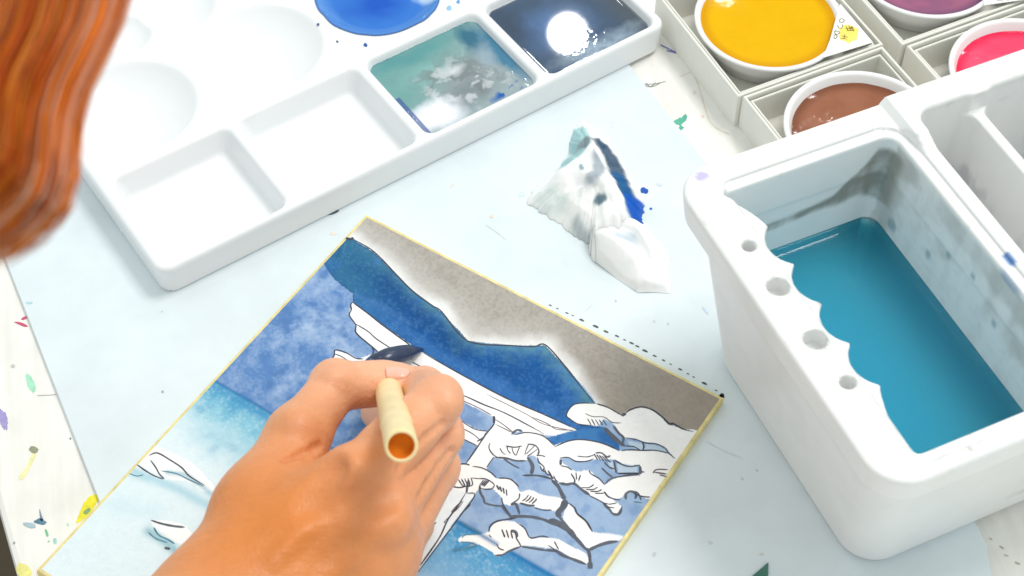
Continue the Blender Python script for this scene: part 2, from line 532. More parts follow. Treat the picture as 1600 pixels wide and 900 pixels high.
def paint_dark(s, t, ws, wt):
    C = np.zeros(s.shape + (3,)) + lin((62, 82, 106))
    C = mixc(C, bez_blob(ws, wt, -.2, .0, .8, .8, 1) * .9, (84, 120, 172))
    C = mixc(C, np.clip((s - .55) / .3, 0, 1) * .8, (74, 82, 90))
    C = mixc(C, bez_blob(ws, wt, -.85, .5, .4, .8, .8) * .8, (52, 66, 88))
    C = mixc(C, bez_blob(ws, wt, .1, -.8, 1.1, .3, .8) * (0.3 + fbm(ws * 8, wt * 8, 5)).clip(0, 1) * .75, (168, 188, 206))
    e = np.maximum(np.abs(s), np.abs(t))
    C = mixc(C, np.clip((e - .95) / .05, 0, 1) * .6, (150, 152, 154))
    rip = bez_blob(s, t, .45, -.75, 1.0, .45, .8)
    return C, rip * 0.022 * (fbm(s * 15, t * 15, 6, 2) - .5) + 0.3 * np.clip((e - .93) / .07, 0, 1) ** 2
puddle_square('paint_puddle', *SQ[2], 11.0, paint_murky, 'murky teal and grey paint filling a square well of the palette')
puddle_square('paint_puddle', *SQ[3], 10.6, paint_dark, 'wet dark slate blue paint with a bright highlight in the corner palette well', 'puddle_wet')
# round blue wash, spilling a little over the well's lip
n_r, n_t = 60, 120
Rr, Tt = np.meshgrid(np.linspace(0, 1, n_r), np.arange(n_t) / n_t * 2 * np.pi, indexing='ij')
rad = 23.2 * (1 + 0.035 * (fbm(np.cos(Tt) * 2 + 5, np.sin(Tt) * 2 + 5, 2) - .5) * 2)
u, v = 125.5 + Rr * rad * np.cos(Tt), 71.5 + Rr * rad * np.sin(Tt)
wu, wv = u + 8 * (fbm(u / 9, v / 9, 3) - .5), v + 8 * (fbm(u / 9, v / 9, 13) - .5)
C = np.zeros(u.shape + (3,)) + lin((52, 118, 206))
C = mixc(C, bez_blob(wu, wv, 124, 69, 15, 12, .8), (22, 86, 190))
C = mixc(C, np.clip((Rr - .7) / .3, 0, 1) * .6 * (.4 + fbm(wu / 5, wv / 5, 8)).clip(0, 1), (120, 172, 226))
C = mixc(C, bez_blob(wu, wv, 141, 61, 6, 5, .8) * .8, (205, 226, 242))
C = mixc(C, np.clip((Rr - .955) / .03, 0, 1) * .75, (40, 96, 170))
dist = Rr * rad
Rs = (22 ** 2 + 6.5 ** 2) / 13
zz = np.maximum(PZ1 - 2.6 + 2.9 * np.clip((dist - 17) / 5.5, 0, 1) ** 1.5, 0)
V = np.column_stack([pal_xy(u.ravel(), v.ravel()), zz.ravel()])
g = np.arange(n_r * n_t).reshape(n_r, n_t); g2 = np.roll(g, -1, 1)
Q = np.stack([g[:-1], g[1:], g2[1:], g2[:-1]], -1).reshape(-1, 4)
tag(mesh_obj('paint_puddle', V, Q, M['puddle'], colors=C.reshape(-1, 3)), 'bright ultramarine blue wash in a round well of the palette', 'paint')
for (x, y, r, c) in [(497, 38, 2, (70, 90, 130)), (527, 65, 2, (90, 100, 120)), (571, 70, 3.2, (36, 86, 160)), (664, 28, 3, (120, 170, 215)), (702, 12, 4, (150, 190, 225)), (716, 3, 3, (100, 160, 210))]:
    dot('paint_spot', x, y, r, PZ1 + 0.06, stain_mat(c), palette)
blob('paint_spot', [(493, 335), (503, 330), (515, 331), (526, 327), (529, 330), (520, 335), (506, 336)], ZM + .06, stain_mat((90, 104, 110)), mat_board)

# ------------------------------------------------------------------ painting on its gold edged board
B0, BR, BL_ = at(572, 335, 3 + ZM)[:2], at(1131, 622, 3 + ZM)[:2], at(59, 892, 3 + ZM)[:2]
bx = (BR - B0) / np.linalg.norm(BR - B0)
by = np.array([bx[1], -bx[0]])
BW, BH = np.linalg.norm(BR - B0), abs((BL_ - B0) @ by)
ZB = ZM + 3.0
board_root = empty('painting', np.append(B0 + bx * BW / 2 + by * BH / 2, ZM), 'gold edged square board with a half finished blue seascape of a shrine gate and pines', 'painting')
cor = lambda m: [B0 + bx * m + by * m, B0 + bx * (BW - m) + by * m, B0 + bx * (BW - m) + by * (BH - m), B0 + bx * m + by * (BH - m)]
V, F = prism(cor(0), ZM, ZB, 0.35)
mesh_obj('gold_edging', V, F, M['gold'], board_root, smooth=False)

HZ = [(335, 595), (383, 624), (435, 655), (560, 727), (640, 772), (720, 816), (800, 864), (872, 905)]
SKY = [(560, 325), (1150, 618), (1092, 676), (1064, 669), (1046, 663), (1036, 653), (1020, 640), (1000, 637), (980, 643), (970, 648), (950, 637), (932, 631), (914, 606), (880, 570), (852, 540), (800, 540), (732, 534), (690, 487), (676, 478), (645, 455), (620, 430), (585, 395), (550, 372), (535, 372)]
RIDGE = [(548, 372), (585, 395), (620, 430), (645, 455), (676, 478), (690, 487), (732, 533), (800, 540), (852, 540), (880, 570), (905, 600), (930, 631)]
MOUNT = [(538, 371), (548, 372), (585, 395), (620, 430), (645, 455), (676, 478), (690, 487), (732, 533), (800, 540), (852, 540), (880, 570), (905, 600), (930, 631), (914, 630), (896, 633), (885, 648), (890, 654), (902, 662), (922, 665), (944, 667), (960, 690), (968, 704), (950, 696), (930, 690), (906, 687), (886, 690), (868, 698), (854, 684), (866, 681), (902, 672), (850, 648), (790, 622), (720, 585), (662, 552), (603, 512), (551, 472), (551, 459), (522, 436), (504, 410), (520, 390)]
KASAGI = [(550, 472), (603, 512), (662, 552), (720, 585), (790, 622), (850, 648), (902, 672), (884, 675), (868, 681), (850, 680), (846, 678), (815, 674), (800, 676), (773, 663), (772, 652), (713, 622), (680, 605), (640, 585), (602, 562), (585, 545), (557, 522), (556, 510), (546, 492), (547, 484)]
NUKI = [(520, 562), (524, 548), (545, 553), (560, 561), (582, 553), (602, 562), (640, 590), (716, 654), (740, 669), (760, 674), (752, 690), (746, 697), (716, 683), (640, 640), (560, 590)]
POST = [(774, 662), (800, 676), (790, 690), (772, 714), (760, 732), (742, 774), (652, 893), (630, 905), (630, 860), (690, 760), (728, 726), (746, 698)]
POSTL = [(568, 566), (600, 585), (600, 640), (560, 680), (520, 640)]
C1 = [(885, 648), (896, 633), (914, 630), (932, 631), (950, 637), (970, 648), (980, 643), (1000, 637), (1020, 640), (1036, 653), (1046, 663), (1066, 670), (1090, 676), (1058, 719), (1054, 716), (1044, 706), (1040, 701), (1026, 694), (1008, 692), (994, 686), (976, 684), (968, 676), (960, 664), (944, 655), (936, 664), (922, 665), (902, 662), (890, 654)]
C2 = [(866, 698), (886, 690), (906, 687), (930, 690), (950, 696), (968, 704), (984, 704), (1004, 704), (1024, 704), (1042, 709), (1054, 716), (1062, 722), (1044, 748), (1000, 743), (1000, 727), (980, 728), (964, 719), (950, 718), (928, 718), (916, 721), (900, 721), (888, 715), (874, 716)]
C3 = [(766, 692), (776, 680), (792, 677), (802, 680), (820, 676), (840, 678), (854, 684), (868, 698), (876, 700), (875, 718), (894, 734), (905, 737), (920, 735), (932, 746), (946, 758), (944, 770), (970, 790), (968, 802), (956, 803), (942, 786), (920, 774), (906, 764), (898, 754), (884, 758), (874, 754), (862, 748), (854, 738), (844, 728), (838, 714), (826, 712), (820, 720), (788, 718), (772, 714), (766, 704)]
C4 = [(946, 758), (960, 748), (980, 744), (1000, 743), (1046, 746), (1020, 778), (1000, 775), (988, 770), (978, 772), (970, 778), (958, 779), (944, 768)]
C5 = [(698, 755), (712, 728), (728, 726), (748, 730), (764, 736), (776, 747), (792, 748), (804, 752), (812, 768), (828, 766), (850, 774), (878, 780), (872, 798), (860, 797), (836, 793), (810, 786), (798, 790), (786, 786), (784, 778), (768, 764), (748, 766), (728, 768), (706, 758)]
C5B = [(888, 788), (896, 794), (900, 802), (916, 814), (926, 831), (950, 833), (974, 837), (964, 846), (948, 846), (920, 858), (908, 846), (896, 832), (880, 812)]
C6 = [(717, 842), (726, 837), (752, 835), (764, 830), (770, 820), (784, 814), (806, 816), (820, 826), (828, 840), (854, 840), (876, 844), (892, 854), (914, 864), (920, 880), (896, 874), (870, 858), (852, 856), (820, 852), (814, 854), (792, 862), (778, 869), (768, 862), (748, 851), (736, 855), (720, 858), (742, 848), (720, 847)]
FOAM1 = [(205, 722), (228, 703), (246, 698), (275, 710), (300, 724), (322, 745), (335, 764), (318, 768), (290, 752), (256, 750), (232, 744)]
FOAM2 = [(238, 812), (290, 822), (300, 850), (268, 846), (246, 828)]

step = 0.3
inset = 1.0
nu, nv = int((BW - 2 * inset) / step), int((BH - 2 * inset) / step)
us = np.linspace(inset, BW - inset, nu); vs = np.linspace(inset, BH - inset, nv)
Ug, Vg = np.meshgrid(us, vs, indexing='ij')
WX = B0[0] + Ug * bx[0] + Vg * by[0]
WY = B0[1] + Ug * bx[1] + Vg * by[1]
def bl(pts):       # photo positions -> board coordinates in mm from its top left corner
    q = np.array([at(x, y, ZB)[:2] for x, y in pts]) - B0
    return np.column_stack([q @ bx, q @ by])
def inside(poly, smooth=True, wob=0.5):
    q = bl(poly)
    if smooth: q = spline(q, 4, True)
    wx = Ug + wob * (fbm(Ug / 2.2, Vg / 2.2, 31) - .5)
    wy = Vg + wob * (fbm(Ug / 2.2, Vg / 2.2, 47) - .5)
    return inpoly(wx, wy, q)
def dist(pts, closed=False): return dpoly(Ug, Vg, bl(pts), closed)
gran = fbm(Ug / .75, Vg / .75, 3, 3)            # pigment settling
big = fbm(Ug / 11, Vg / 11, 5, 4)
mid = fbm(Ug / 4, Vg / 4, 21, 4)
PAPER = lin((252, 250, 249))
K = np.zeros(Ug.shape + (3,)) + PAPER
# far water and haze between beam and horizon
hz = bl(HZ)
hd = hz[-1] - hz[0]; hd /= np.linalg.norm(hd)
below = (Ug - hz[0][0]) * -hd[1] + (Vg - hz[0][1]) * hd[0]      # mm below the horizon line
wash = np.clip(0.8 + .9 * (big - .5) + 0.9 * (mid - .5) + .5 * (gran - .5), 0, 1)
K1 = mixc(np.zeros_like(K) + lin((184, 204, 230)), wash, (92, 134, 190))
K1 = mixc(K1, stp(mid, .55, .75) * .45, (78, 116, 172))
rightside = stp(Ug, 55, 100)
K1 = mixc(K1, rightside * .7, (166, 190, 218))
K1 = mixc(K1, rightside * stp(mid, .5, .72) * .45, (112, 146, 196))
K = np.where((below < 0)[..., None], K1, K)
# sea
t = np.clip(below / 60, 0, 1)
sea = np.zeros_like(K) + lin((224, 238, 243))
sw = stp(27 + 14 * (big - .5) + 5 * (mid - .5) - below, 0, 24)
sea = mixc(sea, sw * .95, (138, 198, 218))
sea = mixc(sea, stp(12 + 10 * (mid - .5) - below, 0, 12) * .9, (78, 160, 200))
sea = mixc(sea, stp(Ug, 50, 80) * stp(34 - below, 0, 20) * .75, (70, 150, 204))
sea = mixc(sea, stp(gran, .5, .75) * sw * .25, (225, 240, 246))
sea = mixc(sea, stp(mid, .55, .75) * sw * .25, (80, 150, 196))
K = np.where((below >= 0)[..., None], sea, K)
K = mixc(K, np.exp(-(below / 0.55) ** 2) * .85, (44, 112, 168))
K = mixc(K, np.exp(-((below - 1.6) / 1.6) ** 2) * .4, (52, 128, 186))
# sky
ms = inside(SKY, False, .2)
dr = dist(RIDGE)
dc = dist(C1, True)
sky = np.zeros_like(K) + lin((178, 171, 163))
sky = mixc(sky, stp(mid, .45, .7) * .35, (158, 152, 146))
sky = mixc(sky, stp(gran, .4, .75) * .45, (144, 138, 132))
sky = mixc(sky, stp(Ug, 70, 130) * .55, (154, 140, 126))
sky = mixc(sky, stp(5.5 + 5 * (big - .5) + 2 * (mid - .5) - dr, 0, 6.5) * .95, (246, 245, 244))
sky = mixc(sky, stp(Ug, 95, 60) * stp(13 - dr, 0, 12) * .3, (235, 234, 233))
K = np.where(ms[..., None], sky, K)
# mountain
mm_ = inside(MOUNT, False, .35)
low = dist([(505, 412), (551, 466), (603, 512), (662, 552), (720, 585), (790, 622), (850, 648), (902, 672)])
mt = np.zeros_like(K) + lin((8, 82, 150))
mt = mixc(mt, stp(7 + 7 * (mid - .5) - dr, 0, 8) * .9, (98, 150, 164))
mt = mixc(mt, stp(low, 6.5, 2.5) * .65, (58, 116, 182))
mt = mixc(mt, stp(Ug, 40, 10) * .8, (44, 106, 142))
mt = mixc(mt, stp(mid, .5, .68) * .35, (14, 76, 132))
mt = mixc(mt, stp(fbm(Ug / 5, Vg / 9, 77), .52, .7) * .4, (60, 118, 188))
mt = mixc(mt, np.exp(-((dist([(556, 462), (600, 480), (640, 505)]) - 0) / 1.2) ** 2) * .5, (70, 118, 180))
mt = mixc(mt, np.exp(-((dist([(600, 440), (640, 480), (680, 510), (720, 545)]) - 0) / 4) ** 2) * .7, (8, 70, 128))
mt = mixc(mt, stp(gran, .5, .75) * .16, (110, 160, 196))
mt = mixc(mt, stp(0.7 - dist(MOUNT, True), 0, .6) * .5, (20, 66, 110))
K = np.where(mm_[..., None], mt, K)
K = np.where((inside([(868, 681), (902, 672), (944, 667), (968, 692), (968, 704), (950, 696), (930, 690), (906, 687), (886, 690), (870, 697), (854, 684)], False) )[..., None], mixc(np.zeros_like(K) + lin((62, 122, 182)), stp(mid, .4, .65) * .6, (36, 92, 158)), K)
# left untouched paper
for q, s_ in ((KASAGI, False), (NUKI, False), (POST, False), (C1, True), (C2, True), (C3, True), (C4, True), (C5, True), (C5B, True), (C6, True)):
    m_ = inside(q, s_, .25)
    K = np.where(m_[..., None], PAPER, K)
post_low = [(700, 762), (728, 768), (742, 774), (652, 893), (630, 905), (630, 860)]
K = np.where(inside(post_low, False)[..., None], lin((236, 243, 247)), K)
K = np.where((inside(FOAM1) | inside(FOAM2))[..., None], lin((250, 250, 250)), K)
# pale blue filled gaps among the pines
for q in ([(980, 688), (1006, 694), (1008, 703), (1000, 704), (984, 698)], [(1010, 694), (1034, 698), (1042, 706), (1008, 702)], [(964, 722), (996, 729), (996, 740), (966, 738)], [(950, 722), (960, 722), (962, 738), (952, 730)]):
    K = np.where(inside(q, False)[..., None], lin((190, 208, 226)), K)
for pts, w, c, k in (([(262, 738), (290, 742), (316, 760), (330, 772)], .9, (120, 176, 196), .6), ([(210, 735), (240, 748), (280, 765), (325, 790)], 1.7, (160, 204, 220), .7), ([(232, 830), (262, 850), (275, 862)], 1.5, (120, 176, 190), .7), ([(205, 740), (232, 748)], 1.2, (176, 214, 226), .6), ([(180, 790), (240, 800)], 3, (206, 230, 238), .6),
                 ([(720, 818), (745, 832), (775, 850)], .8, (24, 110, 172), .8), ([(712, 860), (742, 852)], .8, (30, 120, 172), .8), ([(800, 866), (872, 906)], 1.0, (28, 116, 180), .7), ([(930, 828), (975, 836)], .7, (140, 176, 210), .6)):
    K = mixc(K, np.exp(-(dist(pts) / w) ** 2) * k, c)
K = mixc(K, stp(Vg, BH - 10, BH) * .2, (240, 244, 248))
V = np.column_stack([WX.ravel(), WY.ravel(), np.full(WX.size, ZB + 0.05)])
g = np.arange(nu * nv).reshape(nu, nv)
Q = np.stack([g[:-1, :-1], g[:-1, 1:], g[1:, 1:], g[1:, :-1]], -1).reshape(-1, 4)
K = np.clip(K * (0.985 + 0.03 * gran[..., None]), 0, 1)
sheet = mesh_obj('painted_paper', V, Q, M['paper'], board_root, colors=K.reshape(-1, 3), smooth=False)

# ink drawing: raised pen and brush strokes
class Ink:
    def __init__(s): s.V = []; s.F = []; s.k = 0
    def stroke(s, pts, w=1.6, taper=True, closed=False, wob=0.35, drop=0.0):
        q = spline(bl(pts), 6, closed)
        if closed: q = np.vstack([q, q[:1]])
        d = np.gradient(q, axis=0)
        d /= np.linalg.norm(d, axis=1)[:, None] + 1e-9
        nrm = np.column_stack([-d[:, 1], d[:, 0]])
        n = len(q)
        t = np.linspace(0, 1, n)
        s.k += 1
        ww = w / 4.9 / 2 * (1 + wob * 2 * (fbm(t * n * .18 + s.k * 3.7, t * 0 + s.k, 5) - .5))
        if taper: ww = ww * np.clip(np.minimum(t, 1 - t) * 6 + .25, 0, 1)
        z0 = ZB + 0.09 + 0.0004 * s.k
        lo, hi = q + nrm * ww[:, None], q - nrm * ww[:, None]
        gap = fbm(t * n * .09 + s.k, t * 0, 11) < drop
        b = len(s.V)
        for i in range(n):
            for r in (lo, hi):
                p = B0 + bx * r[i, 0] + by * r[i, 1]
                s.V.append((p[0], p[1], z0))
        for i in range(n - 1):
            if not gap[i]: s.F.append([b + 2 * i, b + 2 * i + 1, b + 2 * i + 3, b + 2 * i + 2])
    def build(s, name, m): return tag(mesh_obj(name, s.V, s.F, m, board_root, smooth=False), kind='stuff')
I = Ink(); G = Ink(); T = Ink(); TE = Ink()
for q in ([(548, 371), (556, 376), (585, 394), (620, 430), (645, 455), (676, 478), (690, 487), (731, 533), (800, 540), (833, 542), (852, 539), (880, 569), (905, 600), (930, 631)],):
    I.stroke(q, 2.2)
I.stroke([(540, 372), (548, 374), (552, 371)], 5)
I.stroke([(550, 472), (575, 490), (603, 512), (650, 546)], 2.3); I.stroke([(662, 552), (720, 585), (790, 622), (850, 648), (902, 672)], 2)
I.stroke([(553, 471), (548, 476), (549, 484), (546, 493), (556, 508), (557, 521), (585, 545), (602, 561)], 2.2)
I.stroke([(555, 506), (575, 518), (590, 531), (620, 550)], 1.9)
I.stroke([(713, 618), (726, 619), (755, 632), (792, 647), (850, 678)], 2); T.stroke([(760, 616), (820, 646), (850, 663), (898, 674)], 1.3)
T.stroke([(832, 652), (855, 662), (870, 671), (896, 672)], 1.5)
I.stroke([(713, 622), (745, 636), (768, 649)], 1.7); I.stroke([(770, 650), (772, 662), (760, 678), (745, 700), (727, 726)], 2.2)
I.stroke([(772, 650), (772, 662)], 3.5)
T.stroke([(773, 655), (787, 664), (802, 676)], 1.4); I.stroke([(774, 663), (800, 676)], 1.4); G.stroke([(800, 678), (808, 672), (816, 674)], 4)
I.stroke([(716, 654), (740, 670), (762, 674)], 1.7); I.stroke([(720, 668), (740, 679), (752, 690)], 1.3); I.stroke([(716, 682), (746, 697)], 1.7); G.stroke([(745, 690), (755, 684), (760, 676)], 2.6)
I.stroke([(515, 566), (522, 556), (524, 547), (540, 551), (556, 560), (568, 561)], 2.2); I.stroke([(523, 553), (535, 558), (548, 567)], 1.7); I.stroke([(568, 568), (583, 552), (581, 542)], 2.2); I.stroke([(583, 552), (602, 563)], 2); I.stroke([(644, 566), (660, 574)], 2)
I.stroke([(772, 714), (766, 722), (760, 731)], 1.6)
# pine masses
I.stroke([(930, 631), (914, 630), (896, 633), (885, 648), (892, 656), (905, 663), (924, 665)], 1.8); I.stroke([(932, 631), (950, 637), (971, 649)], 2.2); G.stroke([(971, 650), (978, 646)], 5); I.stroke([(976, 647), (986, 640), (1002, 636), (1020, 641), (1036, 653), (1046, 662), (1052, 662), (1066, 670), (1084, 675)], 2.3)
G.stroke([(1036, 653), (1046, 663), (1054, 662)], 3)
I.stroke([(914, 646), (926, 651), (944, 652), (956, 660), (971, 661)], 1.5)
for x in (0, 6, 12, 18, 24): I.stroke([(918 + x, 654 + x * .1), (924 + x, 665)], 1.5)
G.stroke([(944, 668), (955, 680), (966, 690), (976, 697)], 6.5); G.stroke([(958, 665), (966, 676), (974, 684), (972, 694)], 4); I.stroke([(976, 684), (994, 687), (1008, 692), (1026, 694), (1040, 701), (1044, 707), (1055, 717)], 2); I.stroke([(974, 697), (990, 698), (1002, 704), (1006, 698), (1003, 690)], 2); I.stroke([(970, 704), (984, 703), (1004, 704), (1024, 704), (1044, 708)], 1.8)
I.stroke([(866, 699), (886, 690), (906, 687), (930, 690), (950, 696), (968, 705)], 2); I.stroke([(902, 713), (918, 714), (930, 710)], 1.5); I.stroke([(874, 716), (888, 715), (900, 721), (916, 721), (928, 717)], 2.2); G.stroke([(876, 718), (876, 727)], 4)
for k in range(5): I.stroke([(928 + k * 4, 709 + k), (934 + k * 5, 719 + k)], 1.6)
G.stroke([(930, 708), (940, 708), (948, 714), (954, 712)], 3); G.stroke([(944, 722), (952, 730), (960, 733)], 3); G.stroke([(959, 719), (963, 740)], 3); I.stroke([(960, 719), (972, 726), (984, 729), (1000, 727)], 2); I.stroke([(964, 740), (982, 740), (1000, 740)], 3); G.stroke([(1000, 728), (1001, 741)], 5); T.stroke([(1002, 737), (1007, 738)], 2); G.stroke([(940, 731), (948, 739), (957, 746)], 3)
T.stroke([(1020, 740), (1026, 734), (1044, 734)], 2); T.stroke([(1022, 738), (1042, 741)], 2.5); G.stroke([(1030, 742), (1042, 745)], 2)
I.stroke([(766, 692), (764, 700), (770, 710), (778, 715)], 1.8); I.stroke([(804, 680), (822, 676), (842, 679), (854, 685), (866, 697)], 1.8)
G.stroke([(774, 715), (790, 716), (806, 720), (822, 720)], 3); G.stroke([(786, 716), (800, 726), (812, 732)], 2.5); I.stroke([(790, 697), (804, 699), (816, 697)], 2.2)
for a, b in (((781, 700), (790, 711)), ((792, 698), (798, 709)), ((800, 700), (806, 712)), ((812, 699), (807, 712)), ((826, 694), (820, 711)), ((836, 696), (822, 710)), ((840, 702), (824, 713))): I.stroke([a, ((a[0] + b[0]) / 2 - 1, (a[1] + b[1]) / 2 + 1), b], 1.5)
G.stroke([(824, 694), (836, 696), (842, 704), (840, 712)], 2.6); I.stroke([(838, 712), (846, 712), (852, 714)], 1.8)
G.stroke([(824, 714), (832, 728), (830, 741)], 5.5); G.stroke([(816, 743), (836, 743), (850, 745), (862, 749)], 3.4)
I.stroke([(840, 714), (842, 722), (850, 730), (848, 736)], 1.8)
for k in range(4): I.stroke([(844 + k * 7, 728 + k * 5), (847 + k * 7, 735 + k * 5), (854 + k * 6, 738 + k * 5)], 1.7)
G.stroke([(856, 735), (862, 745), (862, 750)], 3)
I.stroke([(876, 728), (886, 730), (894, 735)], 1.5); I.stroke([(892, 740), (898, 750), (896, 757)], 2); I.stroke([(900, 738), (901, 750)], 1.8); I.stroke([(907, 742), (904, 752)], 1.8); I.stroke([(920, 735), (924, 741), (936, 748), (945, 758)], 1.8)
G.stroke([(874, 755), (886, 757), (897, 756), (910, 766), (922, 774)], 4.5); I.stroke([(920, 774), (936, 782), (948, 789)], 2)
for k in range(4): I.stroke([(908 + k * 7, 762 + k * 3), (920 + k * 7, 762 + k * 3), (928 + k * 6, 757 + k * 4)], 1.8)
G.stroke([(945, 757), (952, 750), (962, 746), (982, 743), (1000, 742)], 2.6); I.stroke([(944, 768), (950, 776), (960, 780), (970, 781)], 2.2)
G.stroke([(942, 786), (952, 796), (958, 803), (967, 803), (972, 792)], 4); I.stroke([(948, 792), (960, 794)], 1.8); I.stroke([(946, 786), (952, 788), (964, 786)], 1.6)
G.stroke([(978, 781), (978, 772), (986, 768), (994, 773), (992, 780)], 3.5); G.stroke([(984, 768), (996, 770), (1002, 782)], 3); I.stroke([(992, 772), (1004, 776), (1016, 777)], 2); TE.stroke([(990, 784), (1004, 786)], 2)
G.stroke([(862, 750), (872, 760), (878, 772), (883, 781)], 5.5); G.stroke([(884, 781), (880, 792), (872, 802), (876, 808)], 9); I.stroke([(888, 786), (898, 794), (902, 803), (916, 815), (926, 832)], 2.4)
I.stroke([(702, 753), (708, 760), (718, 762), (728, 760)], 2.2); I.stroke([(712, 726), (726, 725), (734, 727)], 2.2); I.stroke([(738, 729), (752, 731), (766, 738), (776, 747)], 2); I.stroke([(778, 747), (794, 748), (802, 752), (811, 761)], 2)
for k in range(5): I.stroke([(716 + k * 5, 749 - k * .6), (722 + k * 4, 758), (727, 761)], 1.8)
G.stroke([(732, 750), (730, 762), (729, 771)], 3.6); I.stroke([(736, 747), (746, 748), (760, 749), (772, 757), (768, 764), (754, 764), (748, 760)], 1.7)
for k in range(4): I.stroke([(756 + k * 3, 750), (750 + k * 2, 758 + k)], 1.9)
G.stroke([(750, 757), (750, 768), (756, 780), (758, 786), (772, 790), (786, 791)], 3.2)
for k in range(4): G.stroke([(776 + k * 5, 758 + k * 2), (780 + k * 4, 766 + k * 3)], 3.2 - k * .4)
I.stroke([(784, 778), (786, 788), (794, 802)], 1.8); G.stroke([(784, 789), (792, 800), (799, 808)], 4.5); G.stroke([(798, 789), (806, 788), (812, 804)], 4); G.stroke([(798, 788), (810, 780), (812, 771)], 2.4)
for k in range(4): I.stroke([(816 + k * 5, 783 + k * 1.5), (822 + k * 5, 779 + k), (826 + k * 4, 773 + k * 2)], 1.8)
G.stroke([(812, 786), (826, 790), (836, 790)], 3); I.stroke([(834, 793), (848, 797), (862, 797)], 1.8)
G.stroke([(796, 808), (812, 807), (832, 808), (852, 813), (872, 822)], 4.6); G.stroke([(858, 812), (876, 820), (890, 830), (900, 842)], 8); G.stroke([(872, 806), (886, 822), (896, 836)], 4); G.stroke([(890, 830), (906, 848), (917, 860)], 4.5)
I.stroke([(764, 832), (766, 822), (776, 815), (790, 812), (806, 810)], 2.4); I.stroke([(808, 817), (820, 826), (826, 838), (832, 841), (846, 838), (858, 840)], 2)
I.stroke([(764, 836), (768, 840)], 1.6); I.stroke([(776, 850), (780, 857), (788, 860)], 1.6)
for k in range(4): I.stroke([(784 + k * 7, 827 + k), (789 + k * 6, 840 + k)], 2.4 - .2 * k)
G.stroke([(798, 829), (806, 832), (808, 840)], 4); I.stroke([(806, 840), (811, 848), (814, 854)], 2)
G.stroke([(814, 854), (834, 857), (852, 860)], 3.4); G.stroke([(848, 860), (868, 861), (880, 868), (898, 875), (916, 882)], 4.6); G.stroke([(774, 868), (786, 867), (796, 861), (814, 854)], 3); I.stroke([(856, 852), (872, 862)], 1.6); I.stroke([(866, 846), (873, 859)], 1.8)
G.stroke([(917, 856), (921, 866), (922, 878), (925, 886)], 5); G.stroke([(918, 884), (926, 884)], 9, False); G.stroke([(920, 860), (934, 853), (950, 848), (966, 846)], 5)
TE.stroke([(722, 841), (728, 836), (752, 835)], 1.6); TE.stroke([(720, 847), (734, 848), (746, 852)], 2); TE.stroke([(706, 861), (720, 858), (745, 853)], 2.6); TE.stroke([(721, 817), (736, 825), (752, 834)], 2.2)
# post
I.stroke([(728, 770), (716, 790), (700, 812), (688, 838), (672, 862), (650, 893)], 2.2); I.stroke([(730, 771), (742, 774), (720, 805), (690, 845), (654, 893)], 2.2)
T.stroke([(724, 783), (714, 790), (706, 800), (712, 798), (724, 784)], 1.6); T.stroke([(704, 806), (694, 816), (698, 816)], 1.5); I.stroke([(736, 788), (724, 800), (718, 806)], 1.6)
I.stroke([(682, 816), (672, 826), (656, 842)], 2); I.stroke([(700, 762), (694, 768), (698, 770), (690, 776), (690, 784), (682, 787)], 2); I.stroke([(640, 893), (650, 893), (656, 892)], 2.4)
# waves
I.stroke([(233, 712), (246, 708), (266, 719), (284, 731), (296, 744), (320, 759)], 2.2); I.stroke([(214, 726), (228, 736), (242, 744), (256, 749)], 2); I.stroke([(235, 719), (243, 730), (250, 742), (257, 748)], 1.7)
TE.stroke([(252, 736), (275, 740), (296, 750), (318, 760)], 2); TE.stroke([(202, 740), (214, 744), (224, 742)], 1.6)
G.stroke([(236, 813), (251, 818), (270, 822), (289, 824)], 3); TE.stroke([(240, 824), (248, 836), (262, 843), (273, 850)], 2.6); TE.stroke([(232, 832), (244, 842), (262, 848)], 2.2); G.stroke([(257, 856), (266, 858)], 4)
I.build('ink_lines', M['ink']); G.build('brush_strokes', M['inkgrey']); T.build('thin_lines', M['inkthin']); TE.build('teal_lines', M['inkteal'])

